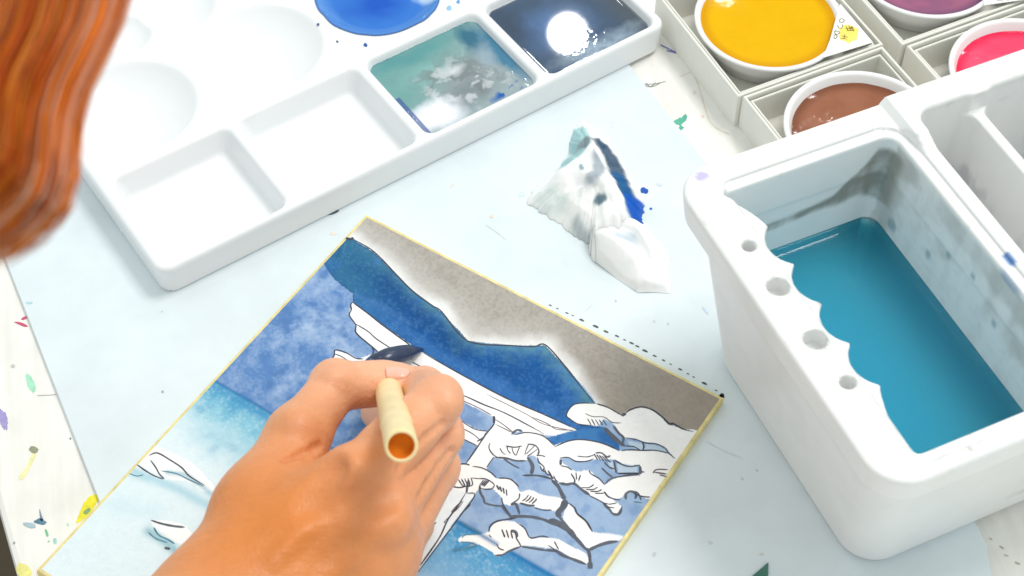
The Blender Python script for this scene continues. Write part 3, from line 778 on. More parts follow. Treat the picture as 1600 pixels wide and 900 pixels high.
# ------------------------------------------------------------------ brush washer
WO = np.array([67.09, -28.11]); W1 = np.array([0.41136, -0.91147]); W2 = np.array([0.91147, 0.41136])
def was_xy(p, q): return WO + np.outer(p, W1) + np.outer(q, W2)
WH = 75.0
QR = 122.0
PC, QC = (96.5 - 18.5) / 2, (QR - 17) / 2           # centre of the rim rectangle
HP, HQ = (96.5 + 18.5) / 2, (QR + 17) / 2
ZWATER = 41.0
def pocket(p, q, z, p0, p1, q0, q1, zf, r=4.5, kb=0.09, kf=0.145, kl=0.09, kr=0.09):
    w = np.maximum(WH - z, 0)
    a0, a1, b0, b1 = p0 + kb * w, p1 - kf * w, q0 + kl * w, q1 - kr * w
    return smax(rbox2(p - (a0 + a1) / 2, q - (b0 + b1) / 2, (a1 - a0) / 2, (b1 - b0) / 2, r), zf - z, 4.0)
def f_was(P):
    p, q, z = P
    a, b = p - PC, q - QC
    w = WH - z
    body = rbox2(a, b, HP - 3.5 - w * 0.145, HQ - 3.5 - w * 0.145, 11.0)
    body = smax(body, ZM - z, 3.0)
    rim = smax(rbox2(a, b, HP - (w > 0) * w * 0.10, HQ - (w > 0) * w * 0.10, 11.5), (WH - 11) - z, 1.5)
    d = smin(body, rim, 1.5)
    raised = WH + 2.6 * np.clip((q - 52) / 2.0, 0, 1) * np.clip((4 - p) / 6.0, 0, 1)
    d = smax(d, z - raised, 2.0)
    # left pocket with the brush rest ledge above its left part
    pk = pocket(p, q, z, -7.0, 88.8, -10.6, 50.2, 5.0, kl=0.145)
    tt = np.clip((p - 8.6) / 14.55, 0, 4.0)
    fr_ = np.abs((tt % 1.0) - 0.5) * 2
    edge = -3.6 + 3.6 * fr_ ** 2.4
    edge = np.where((p < 8.6), 0.0 - np.clip((8.6 - p) / 16, 0, 1) ** 1.5 * 7, edge)
    edge = np.where(p > 66.8, 0.0 - np.clip((p - 66.8) / 9, 0, 1) ** 0.7 * 3.4, edge)
    ledge = smax(edge - q, -100 + 0 * z, 1) 
    top_open = smax(pk, -(q - edge) * 0.85, 2.0)
    under = smax(pk, z - (WH - 15), 0.8)
    d = smax(d, -top_open, 1.0)
    d = smax(d, -under, 0.8)
    # shallow step just inside the rim
    st = smax(rbox2(p - 40.9, q - 22, 51.0, 31.5, 9.0), (WH - 1.1) - z, 0.4)
    st = smax(st, -(q + 4.2 - edge * 0.0 - 0), 0.6)
    d = smax(d, -st, 0.8)
    for hp, hq, hr in ((13.4, -8.9, 1.9), (28.8, -8.7, 3.0), (48.1, -8.6, 3.1), (63.3, -8.0, 2.1)):
        d = smax(d, -smax(np.hypot(p - hp, q - hq) - hr, (WH - 5.5) - z, 0.6), 0.6)
    # right pockets
    d = smax(d, -pocket(p, q, z, -9.0, 88.8, 58.4, 79.0, 5.0), 1.6)
    d = smax(d, -smax(pocket(p, q, z, -9.0, 88.8, 81.5, 115.0, 5.0, kr=0.145), -1000 + 0 * z, 1), 1.6)
    d = smax(d, -smax(rbox2(p - 39.6, q - 80.2, 47.5, 5.0, 1.0), (WH - 5) - z, 0.6), 0.8)
    # groove along the back rim
    d = smax(d, -(np.hypot(p + 13.2, (z - WH - 0.1) * 1.0) - 0.9 + 40 * (np.abs(q - 23) > 24)), 0.4)
    return d
P, F, N = surface_net(f_was, (-21, -19.5, ZM - 1.2), (99, QR + 2.5, WH + 4.2), 1.0)
xy = was_xy(P[:, 0], P[:, 1])
NW = np.column_stack([np.outer(N[:, 0], W1) + np.outer(N[:, 1], W2), N[:, 2]])
p, q, z = P.T
C = np.zeros((len(P), 3)) + lin((241, 241, 240))
def stain(C, m, c): return C * (1 - m[:, None]) + lin(c) * m[:, None]
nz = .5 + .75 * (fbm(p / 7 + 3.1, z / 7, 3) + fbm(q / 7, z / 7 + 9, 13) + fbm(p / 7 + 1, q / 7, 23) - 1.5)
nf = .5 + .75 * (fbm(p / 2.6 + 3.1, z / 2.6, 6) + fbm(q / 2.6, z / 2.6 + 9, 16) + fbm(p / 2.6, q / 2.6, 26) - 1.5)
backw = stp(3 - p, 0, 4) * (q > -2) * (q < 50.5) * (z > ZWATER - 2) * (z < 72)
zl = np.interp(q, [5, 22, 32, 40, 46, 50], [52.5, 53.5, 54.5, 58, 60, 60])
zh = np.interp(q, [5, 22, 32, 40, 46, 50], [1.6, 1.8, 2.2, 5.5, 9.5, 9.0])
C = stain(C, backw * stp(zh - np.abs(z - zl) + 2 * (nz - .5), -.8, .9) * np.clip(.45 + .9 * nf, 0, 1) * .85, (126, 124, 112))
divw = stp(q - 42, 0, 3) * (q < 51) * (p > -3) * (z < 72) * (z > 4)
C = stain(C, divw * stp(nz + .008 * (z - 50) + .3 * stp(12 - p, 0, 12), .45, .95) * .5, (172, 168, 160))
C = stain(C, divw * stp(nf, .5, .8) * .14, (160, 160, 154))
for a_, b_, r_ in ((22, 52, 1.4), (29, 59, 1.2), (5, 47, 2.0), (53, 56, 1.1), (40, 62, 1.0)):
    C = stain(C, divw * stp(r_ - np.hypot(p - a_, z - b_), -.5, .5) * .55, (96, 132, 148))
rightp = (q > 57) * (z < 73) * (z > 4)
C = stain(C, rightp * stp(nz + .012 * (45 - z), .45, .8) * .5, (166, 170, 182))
C = stain(C, (q > 50) * (q < 59) * (z > 72) * stp(1 - np.hypot((p - 46.3) / 2.6, (q - 53.4) / 1.2), 0, .25) * .9, (48, 118, 190))
C = stain(C, (q > 49) * (q < 52) * (z > 71) * stp(1 - np.hypot((p - 52) / 6, (q - 50.2) / .7), 0, .5) * .5, (90, 130, 180))
C = stain(C, (z > 73) * stp(1 - np.hypot((p + 14.2) / 2.0, (q + 8.6) / 2.2), 0, .25) * .75, (182, 168, 226))
C = stain(C, (z > 73) * stp(nf, .66, .74) * .22, (170, 170, 168))
outl = (z < 70) * (q < -4)
C = stain(C, outl * stp(nz, .45, .8) * .06, (150, 165, 172))
for a_, b_, r_ in ((88, 12, .7), (93, 9, .5), (37, -1, .6)):
    C = stain(C, (z > 72) * stp(r_ - np.hypot(p - a_, q - b_), -.4, .3) * .7, (150, 96, 84))
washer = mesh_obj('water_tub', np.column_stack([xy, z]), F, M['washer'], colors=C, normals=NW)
tag(washer, 'white plastic brush washing tub with scalloped ledge, round brush holes and dividers', 'water tub')

# tinted rinse water
wm = bpy.data.materials.new('rinse_water'); wm.use_nodes = True
nt = wm.node_tree; nt.nodes.clear()
out = nt.nodes.new('ShaderNodeOutputMaterial')
tr = nt.nodes.new('ShaderNodeBsdfTransparent'); gl = nt.nodes.new('ShaderNodeBsdfGlossy'); gl.inputs['Roughness'].default_value = 0.02
fz = nt.nodes.new('ShaderNodeFresnel'); fz.inputs[0].default_value = 1.33
mxs = nt.nodes.new('ShaderNodeMixShader')
nt.links.new(fz.outputs[0], mxs.inputs[0]); nt.links.new(tr.outputs[0], mxs.inputs[1]); nt.links.new(gl.outputs[0], mxs.inputs[2]); nt.links.new(mxs.outputs[0], out.inputs[0])
va = nt.nodes.new('ShaderNodeVolumeAbsorption'); va.inputs[0].default_value = (0.0, 0.963, 0.9995, 1); va.inputs[1].default_value = 420
vs_ = nt.nodes.new('ShaderNodeVolumeScatter'); vs_.inputs[0].default_value = (1, 1, 1, 1); vs_.inputs[1].default_value = 110
vadd = nt.nodes.new('ShaderNodeAddShader')
nt.links.new(va.outputs[0], vadd.inputs[0]); nt.links.new(vs_.outputs[0], vadd.inputs[1]); nt.links.new(vadd.outputs[0], out.inputs[1])
w = WH - ZWATER
def rr(p0, p1, q0, q1, r, n=8):
    o = []
    for cx, cy, a0 in ((p1 - r, q1 - r, 0), (p0 + r, q1 - r, 90), (p0 + r, q0 + r, 180), (p1 - r, q0 + r, 270)):
        for i in range(n + 1):
            a = math.radians(a0 + 90 * i / n); o.append((cx + r * math.cos(a), cy + r * math.sin(a)))
    return np.array(o)
def wring(z):
    k = (WH - z) * 0.09 - 0.12
    kk = (WH - z) * 0.145 - 0.12
    o = rr(-7 + k, 88.8 - kk, -10.6 + kk, 50.2 - k, 4.4)
    return np.column_stack([was_xy(o[:, 0], o[:, 1]), np.full(len(o), z)])
def inset_ring(d, z):
    o = wring(ZWATER); c = o.mean(0)
    k = (WH - ZWATER) * 0.09 - 0.12; kk = (WH - ZWATER) * 0.145 - 0.12
    q_ = rr(-7 + k + d, 88.8 - kk - d, -10.6 + kk + d, 50.2 - k - d, 4.4 - d)
    return np.column_stack([was_xy(q_[:, 0], q_[:, 1]), np.full(len(q_), z)])
# the surface climbs the walls a little
rings = [wring(5.15), wring(20), wring(ZWATER + 1.7), inset_ring(.4, ZWATER + .98), inset_ring(1.0, ZWATER + .46), inset_ring(1.8, ZWATER + .15), inset_ring(2.9, ZWATER), inset_ring(4.2, ZWATER)]
n = len(rings[0])
V = np.concatenate(rings); Fc = [list(range(n))[::-1]]
for k in range(7):
    for i in range(n): Fc.append([k * n + i, k * n + (i + 1) % n, (k + 1) * n + (i + 1) % n, (k + 1) * n + i])
Fc.append(list(range(7 * n, 8 * n)))
water = mesh_obj('rinse_water', V, Fc, wm, smooth=False)
for i, pl in enumerate(water.data.polygons): pl.use_smooth = i > 2 * n
tag(water, 'clear blue tinted rinse water in the large compartment of the tub', 'water')

# ------------------------------------------------------------------ paint boxes and cups
XO, XANG = np.array([77.59, 71.69]), math.radians(25.81)
XE = np.array([math.cos(XANG), math.sin(XANG)]); XN = np.array([-XE[1], XE[0]])
def bxy(u, v): return XO + u * XE + v * XN
def wall_ring(name, u0, u1, v0, v1, z0, z1, t, m, parent, floor=None, draft=0.0):
    loops = []
    e = 0.35
    for d, z in ((draft, z0), (0, z1 - e), (e * .6, z1), (t - e * .6, z1), (t, z1 - e), (t + draft, (floor if floor is not None else z0))):
        loops.append([np.append(bxy(*c), z) for c in ((u0 + d, v0 + d), (u1 - d, v0 + d), (u1 - d, v1 - d), (u0 + d, v1 - d))])
    V = [x for l in loops for x in l]; Fc = []
    for k in range(len(loops) - 1):
        for i in range(4):
            j = (i + 1) % 4
            Fc.append([k * 4 + i, k * 4 + j, (k + 1) * 4 + j, (k + 1) * 4 + i])
    b = (len(loops) - 1) * 4
    if floor is not None:
        Fc.append([b, b + 1, b + 2, b + 3]); Fc.append([3, 2, 1, 0])
    else:
        for i in range(4): Fc.append([b + i, b + (i + 1) % 4, (i + 1) % 4, i])
    return mesh_obj(name, V, Fc, m, parent, smooth=False)
def lathe(name, c, prof, m, parent, n=96, colors=None, closed=False):
    V = []; Fc = []
    for r, z in prof:
        for i in range(n):
            a = 2 * math.pi * i / n
            V.append((c[0] + r * math.cos(a), c[1] + r * math.sin(a), z))
    for k in range(len(prof) - 1):
        for i in range(n):
            j = (i + 1) % n
            Fc.append([k * n + i, k * n + j, (k + 1) * n + j, (k + 1) * n + i])
    return mesh_obj(name, V, Fc, m, parent)
def paint_disc(name, c, r, z, base, dark, parent, edge=None, seed=1, dish=1.2):
    n_r, n_t = 40, 96
    Rr, Tt = np.meshgrid(np.linspace(0, 1, n_r), np.arange(n_t) / n_t * 2 * np.pi, indexing='ij')
    x, y = c[0] + r * Rr * np.cos(Tt), c[1] + r * Rr * np.sin(Tt)
    C = np.zeros(x.shape + (3,)) + lin(base)
    C = mixc(C, stp(fbm(x / 9, y / 9, seed), .35, .7) * (.25 if nm == 'yellow' else .6), dark)
    if edge is not None: C = mixc(C, stp(Rr, .8, .98) * .8, edge)
    zz = z - dish * (1 - Rr ** 2) + (0.08 if nm == 'yellow' else 0.3) * (fbm(x / 6, y / 6, seed + 3, 3) - .5)
    g = np.arange(n_r * n_t).reshape(n_r, n_t); g2 = np.roll(g, -1, 1)
    Q = np.stack([g[:-1], g[1:], g2[1:], g2[:-1]], -1).reshape(-1, 4)
    return mesh_obj(name, np.column_stack([x.ravel(), y.ravel(), zz.ravel()]), Q, M['cup_paint'], parent, colors=C.reshape(-1, 3))
ZBX = 15.0
BOXES = [('yellow', 0, 59.5, 0, 58, (29.6, 28.6), 26.6, (231, 177, 0), (225, 167, 0), (208, 144, 0), 14.3),
         ('plum', 65.2, 124, -3.2, 55, (95.5, 26.5), 26.8, (160, 96, 124), (128, 84, 116), (104, 72, 104), 13.0),
         ('brown', 1.6, 58.6, -58.6, -0.6, (30.6, -31.2), 27.0, (156, 102, 78), (140, 88, 66), (118, 72, 52), 12.6),
         ('pink', 66.4, 124.5, -62.6, -4.2, (96.5, -33.6), 27.0, (240, 84, 116), (236, 64, 100), (226, 24, 72), 12.4)]
for nm, u0, u1, v0, v1, cc, cr, base, dark, edge, pz in BOXES:
    c0 = bxy((u0 + u1) / 2, (v0 + v1) / 2)
    lab = {'yellow': 'cream card box holding the cup of yellow paint', 'plum': 'cream card box holding the cup of plum purple paint',
           'brown': 'cream card box holding the cup of brown paint', 'pink': 'cream card box holding the cup of pink paint'}[nm]
    root = empty('paint_box', (c0[0], c0[1], 0), lab, 'box', 'card boxes of paint cups')
    wall_ring('tray', u0, u1, v0, v1, 0.0, ZBX, 1.1, M['boxcard'], root, floor=1.2)
    wall_ring('inner_liner', u0 + 1.9, u1 - 1.9, v0 + 1.9, v1 - 1.9, 1.25, ZBX - 1.2, 0.9, M['boxcard'], root)
    cp = bxy(*cc)
    lab = {'yellow': 'round white cup filled with bright yellow ochre paint', 'plum': 'round white cup of plum purple paint',
           'brown': 'round white cup of wet brown paint', 'pink': 'round white cup of glossy pink red paint'}[nm]
    cup = empty('paint_cup', (cp[0], cp[1], 1.3), lab, 'paint cup', 'round white paint cups')
    zr = ZBX + 0.8
    lathe('cup', cp, [(0.01, 1.3), (cr - 9, 1.3), (cr - 7, 1.8), (cr - 2.2, zr - 5), (cr - 0.3, zr - 1.2), (cr, zr - .6), (cr - .3, zr - .15), (cr - 1, zr), (cr - 1.7, zr - .2), (cr - 2.2, zr - .9), (cr - 3.2, zr - 3.2), (cr - 6, 7), (cr - 12, 5), (0.01, 4.6)], M['cup'], cup)
    rp = np.interp(pz, [7, zr - 3.2, zr - .9], [cr - 6, cr - 3.2, cr - 2.2]) + .05
    paint_disc('paint', cp, rp, pz, base, dark, cup, edge, seed=len(nm) * 3)

# handwritten colour card tucked in the yellow box
card = empty('name_card', at(1318, 55, 16.3), 'small white corner card with handwritten letters and a yellow blot', 'card')
cq = [at(x, y, 16.3)[:2] for x, y in ((1313, 6), (1364, 66), (1286, 90), (1297, 62), (1304, 36))]
V, F = prism(cq, 16.1, 16.35)
mesh_obj('card', V, F, mat('card_paper', (246, 246, 244), 0.7, 0.2), card, smooth=False)
stn = []
for i in range(16):
    a = 2 * math.pi * i / 16; r = 14.5 * (.9 + .2 * random.random())
    stn.append((1325 + r * math.cos(a) * 1.05 + 1, 52 + r * math.sin(a)))
q = np.array([at(x, y, 16.4)[:2] for x, y in stn])
V, F = prism(spline(q, 4, True), 16.35, 16.38)
mesh_obj('yellow_blot', V, F, stain_mat((246, 226, 110)), card, smooth=False)
def pen(strokes, z, w, m, parent, name):
    V = []; Fc = []
    for s_ in strokes:
        q = spline(np.array([at(x, y, z)[:2] for x, y in s_]), 4)
        d = np.gradient(q, axis=0); d /= np.linalg.norm(d, axis=1)[:, None] + 1e-9
        nn = np.column_stack([-d[:, 1], d[:, 0]]) * w / 2
        b = len(V)
        for i in range(len(q)):
            V.append((*(q[i] + nn[i]), z)); V.append((*(q[i] - nn[i]), z))
        for i in range(len(q) - 1): Fc.append([b + 2 * i, b + 2 * i + 1, b + 2 * i + 3, b + 2 * i + 2])
    o = mesh_obj(name, V, Fc, m, parent, smooth=False)
    return tag(o, kind='stuff') if len(strokes) > 1 else o
zl_ = 16.45
pen([[(1312, 31), (1314, 29), (1318, 30), (1319, 33), (1316, 35), (1312, 34), (1312, 31)],
     [(1309, 39), (1310, 43), (1314, 44), (1317, 41), (1316, 38)],
     [(1305, 48), (1312, 50), (1310, 53), (1306, 53), (1304, 50), (1306, 47)],
     [(1303, 56), (1305, 54), (1308, 56), (1307, 59), (1304, 60), (1303, 57)],
     [(1322, 41), (1325, 47)], [(1326, 40), (1330, 48)], [(1321, 45), (1334, 44)], [(1323, 48), (1335, 47)], [(1330, 41), (1334, 49)], [(1328, 43), (1333, 42)],
     [(1315, 56), (1325, 58)], [(1313, 60), (1317, 60), (1324, 61)], [(1320, 54), (1319, 60)]], zl_, 0.28, stain_mat((116, 96, 40)), card, 'handwriting')
card2 = empty('name_card', at(1570, 10, 16.3), 'plain white corner card beside the plum purple paint', 'card')
V, F = prism([at(x, y, 16.3)[:2] for x, y in ((1536, -14), (1600, -40), (1640, -6), (1537, 8))], 16.1, 16.35)
mesh_obj('card', V, F, mat('card_paper', (246, 246, 244), 0.7, 0.2), card2, smooth=False)
pen([[(1558, 1), (1563, 0), (1567, 2)], [(1572, -2), (1576, 1)]], zl_, 0.28, stain_mat((130, 130, 130)), card2, 'handwriting')

# ------------------------------------------------------------------ crumpled tissue
TO = [(905, 190), (922, 196), (945, 212), (962, 236), (978, 262), (990, 288), (1003, 302), (1006, 330), (1003, 350), (1014, 362), (1008, 384), (985, 392), (962, 402), (935, 410), (921, 398), (922, 384), (906, 375), (890, 362), (862, 342), (842, 330), (824, 318), (830, 302), (848, 284), (872, 262), (888, 240), (893, 214)]
tc_ = at(930, 312, ZM)[:2]
q = spline(np.array([at(x, y, ZM)[:2] for x, y in TO]), 10, True)
n_t = len(q); n_r = 70
q = tc_ + (q - tc_) * (1 + .05 * (fbm(np.arange(n_t) * .55, np.zeros(n_t), 19, 3) - .5) * 2)[:, None]
Rr, Ii = np.meshgrid(np.linspace(0, 1, n_r), np.arange(n_t), indexing='ij')
X = tc_[0] + Rr * (q[Ii, 0] - tc_[0]); Y = tc_[1] + Rr * (q[Ii, 1] - tc_[1])
def facet(X, Y, seed, sc_, n=26):
    r = np.random.default_rng(seed)
    best = np.full(X.shape, -1e9)
    for k in range(n):
        cx, cy = tc_[0] + (r.random() - .5) * 2 * sc_, tc_[1] + (r.random() - .5) * 2 * sc_
        a = r.random() * 6.28; sl = .25 + .8 * r.random()
        h = r.random() * 3 - np.abs((X - cx) * math.cos(a) + (Y - cy) * math.sin(a)) * sl - 0.12 * np.hypot(X - cx, Y - cy)
        best = np.maximum(best, h)
    return best
def crest(pts, hgt, w, z=8):
    d = dpoly(X + 1.2 * (fbm(X / 6, Y / 6, 51) - .5), Y + 1.2 * (fbm(X / 6, Y / 6, 52) - .5), np.array([at(x, y, z)[:2] for x, y in pts]))
    return hgt * np.exp(-(np.sqrt(d * d + 3.0) - 1.73) / w)
H_ = 7.0 * (1 - Rr ** 2.2)
H_ = H_ + (crest([(908, 205), (922, 240), (942, 285), (955, 335)], 7.5, 5, 14) + crest([(922, 250), (888, 275), (838, 312)], 5.5, 4, 10) + crest([(918, 388), (905, 345), (918, 300)], 5, 3, 9)
      + crest([(958, 340), (935, 365), (925, 390)], 5, 3.2, 9) + crest([(955, 300), (975, 345), (985, 385)], 4.5, 3, 8) + crest([(872, 272), (892, 318), (898, 352)], 3.2, 2.4, 9) + crest([(902, 262), (925, 292), (958, 300)], 3.4, 2.2, 12)
      - crest([(905, 300), (912, 350)], 2.6, 2.4, 9)  - crest([(850, 292), (880, 330)], 1.6, 2.0, 7) - crest([(955, 250), (978, 305)], 2.2, 2.5, 10)) * np.clip((1 - Rr) * 3.2, 0, 1) ** .7
rt2 = np.random.default_rng(8)
for k in range(26):
    i0 = int(rt2.random() * n_t); r0, r1 = .15 + .4 * rt2.random(), .7 + .28 * rt2.random(); i1 = (i0 + int(rt2.integers(-14, 15))) % n_t
    pa, pb = tc_ + r0 * (q[i0] - tc_), tc_ + r1 * (q[i1] - tc_)
    dd_ = dpoly(X + 1.5 * (fbm(X / 5, Y / 5, 61) - .5), Y + 1.5 * (fbm(X / 5, Y / 5, 62) - .5), [pa, (pa + pb) / 2 + rt2.standard_normal(2), pb])
    H_ = H_ + rt2.choice([-1.0, 1.0, 1.0]) * (1.1 + 1.3 * rt2.random()) * np.exp(-dd_ / (1.0 + 1.2 * rt2.random())) * np.clip((1 - Rr) * 5, 0, 1)
H_ = H_ + (facet(X, Y, 9, 26, 60) + 2.5) * .3 * (1 - Rr ** 4) + .7 * np.abs(fbm(X / 5, Y / 5, 8) - .5) * (1 - Rr ** 3) * 2
H_ = np.maximum(H_, 0) * 0.68 + ZM + 0.15
C = np.zeros(X.shape + (3,)) + lin((252, 252, 252))
def tl(pts, z=5):
    out = []
    for x, y in pts:
        q_ = at(x, y, z)
        for it in range(5):      # settle on the tissue's own height
            i = np.argmin((X - q_[0]) ** 2 + (Y - q_[1]) ** 2)
            q_ = at(x, y, .5 * q_[2] + .5 * H_.ravel()[i])
        out.append(q_[:2])
    return np.array(out)
def tb(C, pts, w, c, k, z=8, soft=1.3):
    d = dpoly(X + 1.6 * (fbm(X / 3, Y / 3, 12) - .5), Y + 1.6 * (fbm(X / 3, Y / 3, 15) - .5), tl(pts, z))
    return mixc(C, stp(w - d, -soft, soft) * k, c)
C = tb(C, [(902, 205), (908, 232), (890, 250)], 3.4, (146, 196, 200), .85, 6)
C = tb(C, [(915, 222), (938, 226)], 2.6, (132, 138, 146), .8, 8)
C = tb(C, [(944, 226), (962, 262), (976, 296), (986, 322)], 3.2, (56, 84, 110), .95, 7)
C = tb(C, [(966, 276), (980, 304), (990, 335)], 2.4, (34, 96, 150), .9, 5)
C = tb(C, [(986, 318), (994, 340), (998, 322)], 3.0, (30, 92, 190), .97, 3)
C = tb(C, [(934, 250), (936, 268), (924, 278)], 2.1, (140, 152, 166), .8, 14)
C = tb(C, [(936, 311), (940, 312)], 1.6, (74, 112, 128), .9, 16, .7)
C = tb(C, [(909, 260), (911, 263)], .8, (120, 156, 172), .8, 14, .4)
C = tb(C, [(900, 350), (918, 372)], 1.6, (150, 166, 172), .7, 4)
C = tb(C, [(965, 385), (985, 392)], 2.2, (170, 186, 206), .7, 3)
C = tb(C, [(850, 300), (870, 320)], 3, (224, 236, 234), .7, 6)
V = np.column_stack([X.ravel(), Y.ravel(), H_.ravel()])
g = np.arange(n_r * n_t).reshape(n_r, n_t); g2 = np.roll(g, -1, 1)
Q = np.stack([g[:-1], g[1:], g2[1:], g2[:-1]], -1).reshape(-1, 4)
V1, Q1, C1_ = V, Q, C.reshape(-1, 3)
# loose tail of the sheet, folded flat towards the painting
TT = [(925, 366), (920, 386), (929, 409), (960, 433), (997, 458), (1022, 457), (1047, 459), (1050, 430), (1047, 402), (1034, 380), (1018, 366), (1012, 350), (990, 338), (955, 338)]
q = np.array([at(x, y, ZM)[:2] for x, y in TT]); q = np.concatenate([np.linspace(q[i], q[(i + 1) % len(q)], 9)[:-1] for i in range(len(q))])
c2 = at(985, 398, ZM)[:2]
n2, m2 = len(q), 40
R2, I2 = np.meshgrid(np.linspace(0, 1, m2), np.arange(n2), indexing='ij')
X2 = c2[0] + R2 * (q[I2, 0] - c2[0]); Y2 = c2[1] + R2 * (q[I2, 1] - c2[1])
fold = dpoly(X2, Y2, tl([(925, 372), (950, 388), (985, 420), (1010, 452)], 4)); fold2 = dpoly(X2, Y2, tl([(985, 350), (996, 384), (1040, 400)], 4)); fold3 = dpoly(X2, Y2, tl([(960, 372), (1000, 402), (1046, 430)], 4))
H2 = 4.2 * (1 - R2 ** 3) + 3.2 * np.clip(1 - fold / 6, 0, 1) + 3.8 * np.clip(1 - fold2 / 5, 0, 1) - 1.6 * np.clip(1 - fold3 / 4, 0, 1) + 1.6 * np.abs(fbm(X2 / 6, Y2 / 6, 4) - .5)
H2 = H2 + 8.0 * np.clip(1 - np.hypot(X2 - tl([(950, 350)])[0, 0], Y2 - tl([(950, 350)])[0, 1]) / 16, 0, 1)
for k in range(9):
    x0, y0 = 940 + 70 * rt2.random(), 350 + 40 * rt2.random()
    dd_ = dpoly(X2, Y2, tl([(x0, y0), (x0 + 20 + 10 * rt2.random(), y0 + 30), (x0 + 45 + 14 * rt2.random(), y0 + 60)], 4))
    H2 = H2 + rt2.choice([-1.0, 1.0]) * (.6 + .8 * rt2.random()) * np.exp(-dd_ / (1 + rt2.random()))
H2 = .8 * H2 * np.clip((1 - R2) * 9, 0.06, 1) + ZM + .1
V2 = np.column_stack([X2.ravel(), Y2.ravel(), H2.ravel()])
CT = np.zeros((len(V2), 3)) + lin((249, 249, 249))
bd_ = dpoly(X2, Y2, tl([(966, 384), (984, 392)], 3)).ravel()
CT = CT * (1 - .6 * np.exp(-(bd_ / 2.2) ** 2))[:, None] + lin((170, 190, 210)) * (.6 * np.exp(-(bd_ / 2.2) ** 2))[:, None]
g = np.arange(m2 * n2).reshape(m2, n2) + len(V1); g2 = np.roll(g, -1, 1)
Q2 = np.stack([g[:-1], g[1:], g2[1:], g2[:-1]], -1).reshape(-1, 4)
tis = mesh_obj('tissue', np.vstack([V1, V2]), np.vstack([Q1, Q2]), M['tissue'], colors=np.vstack([C1_, CT]))
tag(tis, 'crumpled white tissue stained with dark teal and blue paint', 'tissue')

# ------------------------------------------------------------------ brush
bE, bT = at(627, 697, 96), at(598, 572, 8)
bd = (bT - bE) / np.linalg.norm(bT - bE)
s1 = np.cross(bd, [0, 0, 1]); s1 /= np.linalg.norm(s1); s2 = np.cross(bd, s1)
brush = empty('paint_brush', bT * np.array([1, 1, 0]) + np.array([0, 0, ZB]), 'bamboo handled brush with wet dark blue grey bristles gripped in the hand', 'brush')
def tube(name, ctr, rad, m, parent, n=40, colors=None, ax=None):
    """skin a row of rings: centres, radii"""
    ctr = np.asarray(ctr, float); V = []; Fc = []
    d = np.gradient(ctr, axis=0)
    a0 = None
    for i in range(len(ctr)):
        t_ = d[i] if np.linalg.norm(d[i]) > 1e-6 else bd
        t_ = t_ / np.linalg.norm(t_)
        if a0 is None: a0 = s1
        x_ = a0 - t_ * (a0 @ t_); x_ /= np.linalg.norm(x_); a0 = x_
        y_ = np.cross(t_, x_)
        rx, ry = rad[i] if hasattr(rad[i], '__len__') else (rad[i], rad[i])
        for k in range(n):
            a = 2 * math.pi * k / n
            V.append(ctr[i] + x_ * rx * math.cos(a) + y_ * ry * math.sin(a))
    for i in range(len(ctr) - 1):
        for k in range(n):
            j = (k + 1) % n
            Fc.append([i * n + k, i * n + j, (i + 1) * n + j, (i + 1) * n + k])
    Fc.append(list(range(n))[::-1]); Fc.append(list(range((len(ctr) - 1) * n, len(ctr) * n)))
    return mesh_obj(name, V, Fc, m, parent)
Lb = np.linalg.norm(bT - bE)
ts = [0, .3, .7, 14, 24, 26, 27.5, 29, 40, Lb * .75, Lb * .9]
rd = [3.7, 3.95, 4.05, 4.0, 3.95, 4.02, 4.12, 3.95, 3.9, 3.7, 3.3]
han = tube('handle', [bE + bd * t_ for t_ in ts], rd, M['bamboo'], brush)
# bored out end of the bamboo
han.data.polygons[len(han.data.polygons) - 2].select = True
bm = bmesh.new(); bm.from_mesh(han.data); bm.faces.ensure_lookup_table()
cap = [f for f in bm.faces if len(f.verts) == 40][0]
bm.faces.remove(cap); bm.to_mesh(han.data); bm.free()
V = []; Fc = []
for r_, t_ in ((3.7, 0), (3.45, -.1), (3.1, 0.1), (3.0, .5), (2.95, 1.6), (2.9, 2.6), (0.01, 2.9)):
    for k in range(40):
        a = 2 * math.pi * k / 40
        V.append(bE + bd * t_ + r_ * (s1 * math.cos(a) + s2 * math.sin(a)))
for i in range(6):
    for k in range(40):
        j = (k + 1) % 40
        Fc.append([i * 40 + k, (i + 1) * 40 + k, (i + 1) * 40 + j, i * 40 + j])
bore = mesh_obj('bore', V, Fc, M['bamboo_in'], brush)
bore.data.materials.clear(); bore.data.materials.append(M['bamboo']); bore.data.materials.append(M['bamboo_in'])
for i, pl in enumerate(bore.data.polygons): pl.material_index = 0 if i < 80 else 1
# bristles bending over to the right on the paper
bp0 = bE + bd * Lb * .86
br = spline(np.array([bp0, at(582, 574, 11), at(602, 562, 11), at(628, 553, 9.5), at(648, 548.5, 7), at(662, 545, ZB + .3)]), 6)
nb = len(br); tt = np.linspace(0, 1, nb)
rb = 3.4 * np.interp(tt, [0, .2, .45, .7, .88, 1], [.8, .92, 1.0, .74, .3, .02])
bri = tube('bristles', br, [(r_, r_ * .92) for r_ in rb], M['bristle'], brush, 32)

